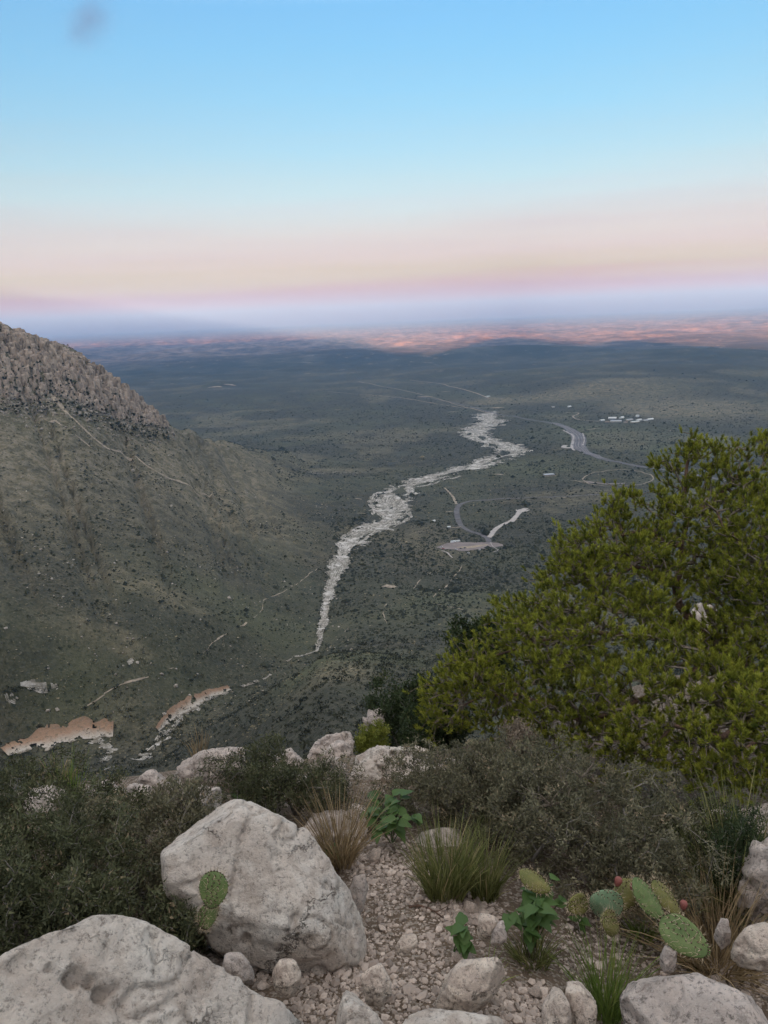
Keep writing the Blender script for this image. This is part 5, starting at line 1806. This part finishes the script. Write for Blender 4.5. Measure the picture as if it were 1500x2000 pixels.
def pad(parent, origin, px, py, r, lpx, wpx, ang, yaw, pit, mat, seed, label=None, thick=.016):
    """centre pixel, long and wide size in pixels, growth angle clockwise from up, and how the face turns from the camera"""
    r_ = random.Random(seed)
    c = at(px, py, r)
    k = c.length / FOC
    L, W = lpx * k, wpx * k
    g = (UP * math.cos(R(ang)) + RT * math.sin(R(ang))).normalized()
    n_ = (-c.normalized())
    s = g.cross(n_).normalized()
    n_ = (Matrix.Rotation(R(yaw), 3, g) @ n_)
    s = g.cross(n_).normalized()
    rot = Matrix.Rotation(R(pit), 3, s)
    g, n_ = rot @ g, rot @ n_
    mtx = Matrix((s, g, n_)).transposed()
    bm = bmesh.new()
    bmesh.ops.create_uvsphere(bm, u_segments=22, v_segments=12, radius=1)
    for v in bm.verts:
        x_, y_, z_ = v.co
        f = (y_ + 1) / 2
        wf = 1 - .34 * (1 - f) ** 2.2
        v.co = Vector((x_ * W / 2 * wf, y_ * L / 2, z_ * thick * (1 - .35 * (x_ * x_ + y_ * y_)) + .006 * math.sin(3 * x_ + seed) + .02 * L * y_ * y_))
    bmesh.ops.transform(bm, matrix=mtx.to_4x4(), verts=bm.verts)
    o = bobj('pad', bm, mat, parent, smooth=True)
    o.location = c - origin
    if label:
        o['label'] = label
    V, F, VA, FA = [], [], [], []
    rows = 6
    for i in range(-rows, rows + 1):
        for j in range(-rows, rows + 1):
            u_, v_ = (i + .5 * (j % 2)) / rows * 1.15, j / rows * 1.08
            rr_ = u_ * u_ + v_ * v_
            if rr_ > 1.06:
                continue
            f = (v_ + 1) / 2
            wf = 1 - .34 * (1 - f) ** 2.2
            edge = rr_ > .8
            if not edge and (i + j) % 2:
                continue
            for side in ((1, -1) if not edge else (1,)):
                sc_ = .98 / math.sqrt(rr_) if edge else 1
                p = Vector((u_ * sc_ * W / 2 * wf, v_ * sc_ * L / 2, side * thick * math.sqrt(max(0, 1 - min(1, rr_))) * .75 + .02 * L * v_ * v_))
                nn = (Vector((u_, v_, 0)).normalized() + Vector((0, 0, .2 * side))) if edge else Vector((u_ * .3, v_ * .3, side))
                nn.normalize()
                b0 = len(VA)
                q_ = .0042
                for d in ((q_, 0, 0), (-q_, 0, 0), (0, q_, 0), (0, -q_, 0), (0, 0, q_ * .9), (0, 0, -q_ * .9)):
                    VA.append(mtx @ (p + Vector(d)))
                FA += [[b0 + a_ for a_ in t3] for t3 in ((0, 2, 4), (2, 1, 4), (1, 3, 4), (3, 0, 4), (2, 0, 5), (1, 2, 5), (3, 1, 5), (0, 3, 5))]
                for q in range(r_.randint(2, 3)):
                    d = (nn + Vector((r_.gauss(0, .55), r_.gauss(0, .55), r_.gauss(0, .4)))).normalized()
                    tip = p + d * r_.uniform(.014, .034)
                    e = d.orthogonal().normalized() * .0012
                    b1 = len(V)
                    V += [mtx @ (p + e), mtx @ (p - e), mtx @ (p + d.cross(e).normalized() * .0012), mtx @ tip]
                    F += [[b1, b1 + 1, b1 + 3], [b1 + 1, b1 + 2, b1 + 3], [b1 + 2, b1, b1 + 3]]
    sp_ = mesh_np('spines', [tuple(v) for v in V], np.array(F), M_SPINE, o)
    ar = mesh_np('areoles', [tuple(v) for v in VA], np.array(FA), M_AREOLE, o)
    sp_['kind'] = ar['kind'] = 'stuff'
    return o


def fruit(parent, origin, px, py, r, spx, seed):
    c = at(px, py, r)
    k = c.length / FOC
    bm = bmesh.new()
    bmesh.ops.create_uvsphere(bm, u_segments=12, v_segments=8, radius=1)
    for v in bm.verts:
        t_ = v.co.z
        w_ = (1 + .25 * t_) * spx * .36 * k
        v.co = Vector((v.co.x * w_, v.co.y * w_, min(t_, .82) * spx * .55 * k))
    bmesh.ops.rotate(bm, verts=bm.verts, matrix=Matrix.Rotation(.3 * math.sin(seed), 3, 'Y'))
    o = bobj('fruit', bm, M_FRUIT, parent, smooth=True)
    o.location = c - origin
    return o


b = hit(1230, 1810)
pp = empty('prickly_pear', b, 'spreading prickly pear cactus with several pads and red fruit beside the leafy herb', 'cactus')
pad(pp, b, 1183, 1765, 2.92, 80, 56, 128, 14, -22, M_PAD_B, 1, 'pale blue green round pad with few spines')
pad(pp, b, 1266, 1757, 2.98, 80, 50, -32, 48, -10, M_PAD, 2)
pad(pp, b, 1301, 1755, 3.10, 70, 42, -35, 46, -10, M_PAD_Y, 3)
pad(pp, b, 1337, 1830, 2.62, 84, 58, -62, -15, -38, M_PAD, 4, 'largest green pad with dark spine cushions')
pad(pp, b, 1128, 1766, 2.92, 54, 36, 85, 10, -35, M_PAD_Y, 5)
pad(pp, b, 1190, 1802, 2.80, 82, 44, 97, 0, -52, M_PAD_Y, 6)
pad(pp, b, 1222, 1748, 3.04, 58, 46, 40, 20, -20, M_PAD_Y, 7)
pad(pp, b, 1045, 1722, 3.10, 60, 38, -48, 30, -20, M_PAD_Y, 8)
fruit(pp, b, 1207, 1722, 3.02, 18, 1)
fruit(pp, b, 1236, 1731, 3.0, 14, 2)
fruit(pp, b, 1335, 1768, 2.9, 17, 3)
b = hit(395, 1800)
pp = empty('prickly_pear', b, 'small prickly pear with one upright pad against the pyramid boulder', 'cactus')
pad(pp, b, 417, 1738, 2.42, 66, 54, 8, -12, 0, M_PAD, 11)
pad(pp, b, 406, 1789, 2.47, 46, 38, 14, 24, -6, M_PAD, 13)


# ------------------------------------------------------------------ the pine
def pine():
    r_ = np.random.default_rng(77)
    # crown lobes: pixel centre, distance, radii in pixels
    LOB = [(1352, 880, 8.0, 26, 24), (1330, 925, 7.9, 55, 45), (1405, 910, 8.0, 55, 45), (1480, 905, 8.0, 70, 50), (1450, 960, 7.9, 80, 55), (1350, 990, 7.8, 70, 45), (1400, 1005, 7.2, 80, 40),
           (1270, 1000, 7.5, 65, 40), (1215, 990, 7.5, 42, 28), (1190, 1040, 7.2, 70, 42), (1125, 1075, 6.9, 52, 40), (1110, 1120, 6.7, 60, 45), (1170, 1120, 6.6, 65, 50), (1240, 1100, 6.8, 65, 45), (1205, 1180, 6.3, 75, 45),
           (1100, 1185, 6.3, 65, 45), (1020, 1195, 6.5, 50, 30), (985, 1240, 6.3, 60, 42), (1060, 1250, 6.0, 75, 45), (1150, 1250, 5.9, 70, 45), (920, 1300, 6.2, 62, 42), (880, 1350, 6.1, 55, 48), (865, 1405, 6.1, 42, 36),
           (960, 1350, 5.9, 75, 50), (1050, 1330, 5.7, 75, 50), (1140, 1340, 5.6, 75, 52), (1000, 1410, 5.8, 75, 45), (1100, 1420, 5.5, 70, 45), (1190, 1420, 5.4, 70, 50), (1240, 1330, 5.6, 70, 50), (1290, 1260, 5.9, 50, 38),
           (1270, 1440, 5.2, 70, 50), (1230, 1490, 5.1, 55, 36), (1330, 1370, 5.4, 65, 45), (1350, 1450, 5.1, 65, 42), (1440, 1380, 5.4, 70, 55), (1430, 1470, 5.0, 75, 48), (1490, 1430, 5.1, 60, 60), (1390, 1520, 4.9, 55, 28), (1480, 1520, 4.9, 50, 34),
           (1480, 1290, 6.2, 60, 50), (1440, 1230, 6.8, 45, 35), (1490, 1180, 6.6, 60, 60), (1460, 1060, 6.9, 60, 45), (1500, 1000, 7.2, 60, 60), (1420, 1110, 7.4, 35, 28), (1550, 1250, 6.4, 60, 90), (1560, 1080, 7, 60, 80), (1560, 1380, 5.6, 60, 80), (1290, 1045, 7.2, 45, 30),
           (1290, 1165, 6.6, 48, 36), (1425, 1165, 6.8, 42, 40), (1305, 1112, 6.9, 40, 32), (1400, 1075, 7.2, 50, 28), (1372, 1135, 7.8, 32, 24), (1350, 1262, 6.3, 55, 30), (1400, 1300, 6.0, 60, 36), (1290, 1215, 6.4, 40, 30), (1480, 1110, 6.7, 60, 40), (1440, 1330, 5.8, 60, 40), (1400, 1225, 6.6, 40, 24)]
    base = at(1530, 1500, 7.0)
    base = Vector((base.x, base.y, drape(base.x, base.y) - .1))
    o = empty('pine_tree', base, 'green pinyon pine with twisted reddish trunk spreading over the rocky rim', 'tree')
    bw = np.array(base)

    def loc(px, py, r):
        return np.array(at(px, py, r)) - bw
    trunk = [np.zeros(3), loc(1525, 1440, 7.0) * np.array([1, 1, .5]), loc(1500, 1345, 7.1), loc(1455, 1290, 7.2), loc(1400, 1252, 7.3), loc(1352, 1215, 7.35), loc(1325, 1180, 7.4), loc(1320, 1140, 7.45), loc(1332, 1100, 7.5), loc(1330, 1065, 7.55), loc(1345, 1010, 7.7), loc(1390, 960, 7.9)]
    trad = [.085, .078, .064, .056, .048, .044, .040, .036, .03, .025, .02, .014]
    V, F = tubes(trunk, np.arange(-1, len(trunk) - 1), trad, 10)
    V = V + .008 * np.stack([fbm(V[:, 0] * 14, V[:, 1] * 14, V[:, 2] * 14, sd, 3) for sd in (1, 2, 3)], -1)
    mesh_np('trunk', V, F, M_BARK, o, smooth=True)
    # limbs: trunk -> lobes, first the big ones
    init = [np.array(p) for p in trunk]
    ip = list(range(-1, len(trunk) - 1))
    T, TO, LI = [], [], []
    limbs = [[4, (1440, 1300, 6.6), (1330, 1330, 6.2), (1210, 1380, 5.8), (1090, 1370, 5.8), (960, 1350, 6.0), (890, 1370, 6.1)],
             [5, (1300, 1230, 6.9), (1200, 1230, 6.5), (1100, 1250, 6.2), (1010, 1260, 6.3), (940, 1290, 6.3)],
             [7, (1280, 1120, 7.2), (1200, 1130, 6.9), (1130, 1130, 6.8)],
             [9, (1280, 1050, 7.4), (1220, 1030, 7.4), (1200, 1010, 7.4)],
             [2, (1560, 1250, 6.8), (1510, 1140, 6.8), (1450, 1060, 7.0), (1400, 1010, 7.2)],
             [2, (1480, 1400, 6.0), (1400, 1430, 5.4), (1320, 1430, 5.3), (1260, 1450, 5.2)],
             [2, (1560, 1420, 6.0), (1510, 1440, 5.3), (1450, 1470, 5.0)],
             [10, (1400, 960, 7.9), (1450, 940, 8.0), (1490, 910, 8.0)], [10, (1345, 960, 7.9), (1335, 920, 7.9), (1350, 890, 8.0)], [3, (1520, 1280, 6.5), (1560, 1200, 6.5), (1550, 1090, 6.9)]]
    for lb in limbs:
        prev = lb[0]
        chain = [init[prev]]
        for p in lb[1:]:
            q_ = loc(*p) + r_.normal(0, .04, 3)
            mid = (chain[-1] + q_) / 2 + r_.normal(0, .05, 3)
            for z_ in (mid, q_):
                init.append(z_)
                ip.append(prev)
                prev = len(init) - 1
                chain.append(z_)
        rd = np.linspace(.030, .009, len(chain))
        V, F = tubes(chain, np.arange(-1, len(chain) - 1), rd, 7)
        mesh_np('limb', V, F, M_BARK, o, smooth=True)
    nfix = len(init)
    for px, py, r, ax_, ay_ in LOB + [(p_, q2_ + 14, r2_ + .55, a2_, b2_) for p_, q2_, r2_, a2_, b2_ in LOB if q2_ > 1000]:
        c = loc(px, py, r)
        k = np.linalg.norm(c + bw) / FOC
        rx, ry = ax_ * k, ay_ * k
        n = int(15 + 60 * (rx * ry / .055))
        subs = []
        for _ in range(n):
            if subs and r_.random() < .62:        # shoots crowd together on the same bough
                c2, d = subs[r_.integers(len(subs))]
                T.append(c2 + r_.normal(0, .058, 3) * np.array([1, 1, .75]))
                TO.append(d)
                continue
            d = r_.normal(0, 1, 3)
            d /= np.linalg.norm(d)
            if d[2] < -.35 and r_.random() < .6:
                d[2] *= -1
            q_ = c + d * np.array([rx, max(rx, ry), ry]) * (r_.uniform(.25, .7) if r_.random() < .25 else r_.uniform(.6, 1.08) ** .5)
            if len(subs) < 11:
                subs.append((q_, d))
            T.append(q_)
            TO.append(d)
            if r_.random() < .55:                 # forked shoots
                T.append(q_ + r_.normal(0, .035, 3))
                TO.append(d)
    T, TO = np.array(T), np.array(TO)
    N, Pp, ids = grow(init, ip, T, .14, .09, .5, 5)
    rad = pipe(Pp, ids, .0023, len(N), .45, .022)
    keep = np.arange(len(N)) >= nfix
    P2 = np.where(keep, Pp, -1)
    V, F = tubes(N, P2, rad, 4)
    tw = mesh_np('twigs', V, F, M_PTWIG, o)
    tw['kind'] = 'stuff'
    # needles: an upward brush on every shoot
    nt_, per = len(T), 46
    pd = N[ids] - N[Pp[ids]]
    pd /= np.linalg.norm(pd, axis=1, keepdims=True) + 1e-9
    sh = pd * .5 + TO * .5 + np.array([0, 0, .75])
    sh /= np.linalg.norm(sh, axis=1, keepdims=True)
    ls = r_.uniform(.025, .055, nt_)
    f = r_.uniform(-.35, 1, (nt_, per, 1))
    C = T[:, None, :] + sh[:, None, :] * f * ls[:, None, None]
    rd_ = r_.normal(0, 1, (nt_, per, 3))
    rd_ -= (rd_ * sh[:, None, :]).sum(-1, keepdims=True) * sh[:, None, :]
    rd_ /= np.linalg.norm(rd_, axis=-1, keepdims=True)
    spread = r_.uniform(.3, 1.5, (nt_, per, 1)) * (1.15 - .55 * np.clip(f, 0, 1))
    A_ = sh[:, None, :] + rd_ * spread
    A_ /= np.linalg.norm(A_, axis=-1, keepdims=True)
    L = r_.uniform(.026, .044, (nt_, per, 1))
    sd = np.cross(A_, r_.normal(0, 1, (nt_, per, 3)))
    sd /= np.linalg.norm(sd, axis=-1, keepdims=True)
    wd = .0037
    V = np.stack([C - sd * wd, C + sd * wd, C + A_ * L], 2).reshape(-1, 3)
    F = (np.arange(nt_ * per) * 3)[:, None] + np.array([[0, 1, 2]])
    tone = np.clip(r_.beta(1.3, 1.3, nt_)[:, None] * .75 + .22 * np.clip(f[:, :, 0], 0, 1) + r_.uniform(-.1, .15, (nt_, per)), 0, 1)
    tone = np.where(r_.random((nt_, per)) < .02, .95, np.minimum(tone, .85))
    cr = mesh_np('crown', V, F, M_NEEDLE, o, attrs={'tone': np.repeat(tone.ravel(), 3)})
    cr['kind'] = 'stuff'
    print('PINE tufts', nt_)


pine()



# ------------------------------------------------------------------ the lone cloud
def cloud():
    d = ray(172, 42)
    c = d * 92000
    m = bpy.data.materials.new('thin_cloud_shade_tint')
    m.use_nodes = True
    t = m.node_tree
    for n_ in list(t.nodes):
        if n_.type == 'BSDF_PRINCIPLED':
            t.nodes.remove(n_)
    v = t.nodes.new('ShaderNodeVolumePrincipled')
    v.inputs['Color'].default_value = (.12, .13, .24, 1)  # dark mauve body colour stands in for shadow on the cloud
    v.inputs['Anisotropy'].default_value = .7
    tc_ = t.nodes.new('ShaderNodeTexCoord')
    no = t.nodes.new('ShaderNodeTexNoise')
    no.inputs['Scale'].default_value = 1.5
    no.inputs['Detail'].default_value = 5
    no.inputs['Roughness'].default_value = .6
    ln = t.nodes.new('ShaderNodeVectorMath')
    ln.operation = 'LENGTH'
    t.links.new(tc_.outputs['Object'], no.inputs['Vector'])
    t.links.new(tc_.outputs['Object'], ln.inputs[0])
    a_ = t.nodes.new('ShaderNodeMath')
    a_.operation = 'MULTIPLY_ADD'
    t.links.new(ln.outputs['Value'], a_.inputs[0])
    a_.inputs[1].default_value = -.62
    t.links.new(no.outputs['Fac'], a_.inputs[2])
    b_ = t.nodes.new('ShaderNodeMapRange')
    b_.inputs['From Min'].default_value = .02
    b_.inputs['From Max'].default_value = .40
    b_.inputs['To Max'].default_value = CLOUD
    t.links.new(a_.outputs[0], b_.inputs['Value'])
    t.links.new(b_.outputs[0], v.inputs['Density'])
    t.links.new(v.outputs[0], t.nodes['Material Output'].inputs['Volume'])
    bm = bmesh.new()
    bmesh.ops.create_icosphere(bm, subdivisions=3, radius=1)
    o = bobj('cloud', bm, m)
    k = c.length / FOC
    o.location = c
    o.scale = (66 * k, 50 * k, 44 * k)
    o.rotation_euler = (0, R(-24), 0)
    tag(o, 'small lone mauve grey cloud in the clear sky', 'cloud')


CLOUD = 1.4e-4
cloud()
# ------------------------------------------------------------------ the air
def haze():
    m = bpy.data.materials.new('thin_evening_haze')
    m.use_nodes = True
    t = m.node_tree
    for n in list(t.nodes):
        if n.type == 'BSDF_PRINCIPLED':
            t.nodes.remove(n)
    v = t.nodes.new('ShaderNodeVolumePrincipled')
    v.inputs['Color'].default_value = (.20, .41, .73, 1)
    v.inputs['Density'].default_value = HAZE
    v.inputs['Anisotropy'].default_value = 0.3
    t.links.new(v.outputs[0], t.nodes['Material Output'].inputs['Volume'])
    z0, z1, e = -760.0, 970.0, 76000.0
    vs_ = [(x * e, y * e, z) for z in (z0, z1) for x, y in ((-1, -1), (1, -1), (1, 1), (-1, 1))]
    fs = [(0, 3, 2, 1), (4, 5, 6, 7), (0, 1, 5, 4), (1, 2, 6, 5), (2, 3, 7, 6), (3, 0, 4, 7)]
    o = mesh_np('haze', vs_, np.array(fs), m)
    tag(o, 'thin blue evening haze filling the air over the desert', 'haze', kind='stuff')


HAZE = 4.5e-5
haze()
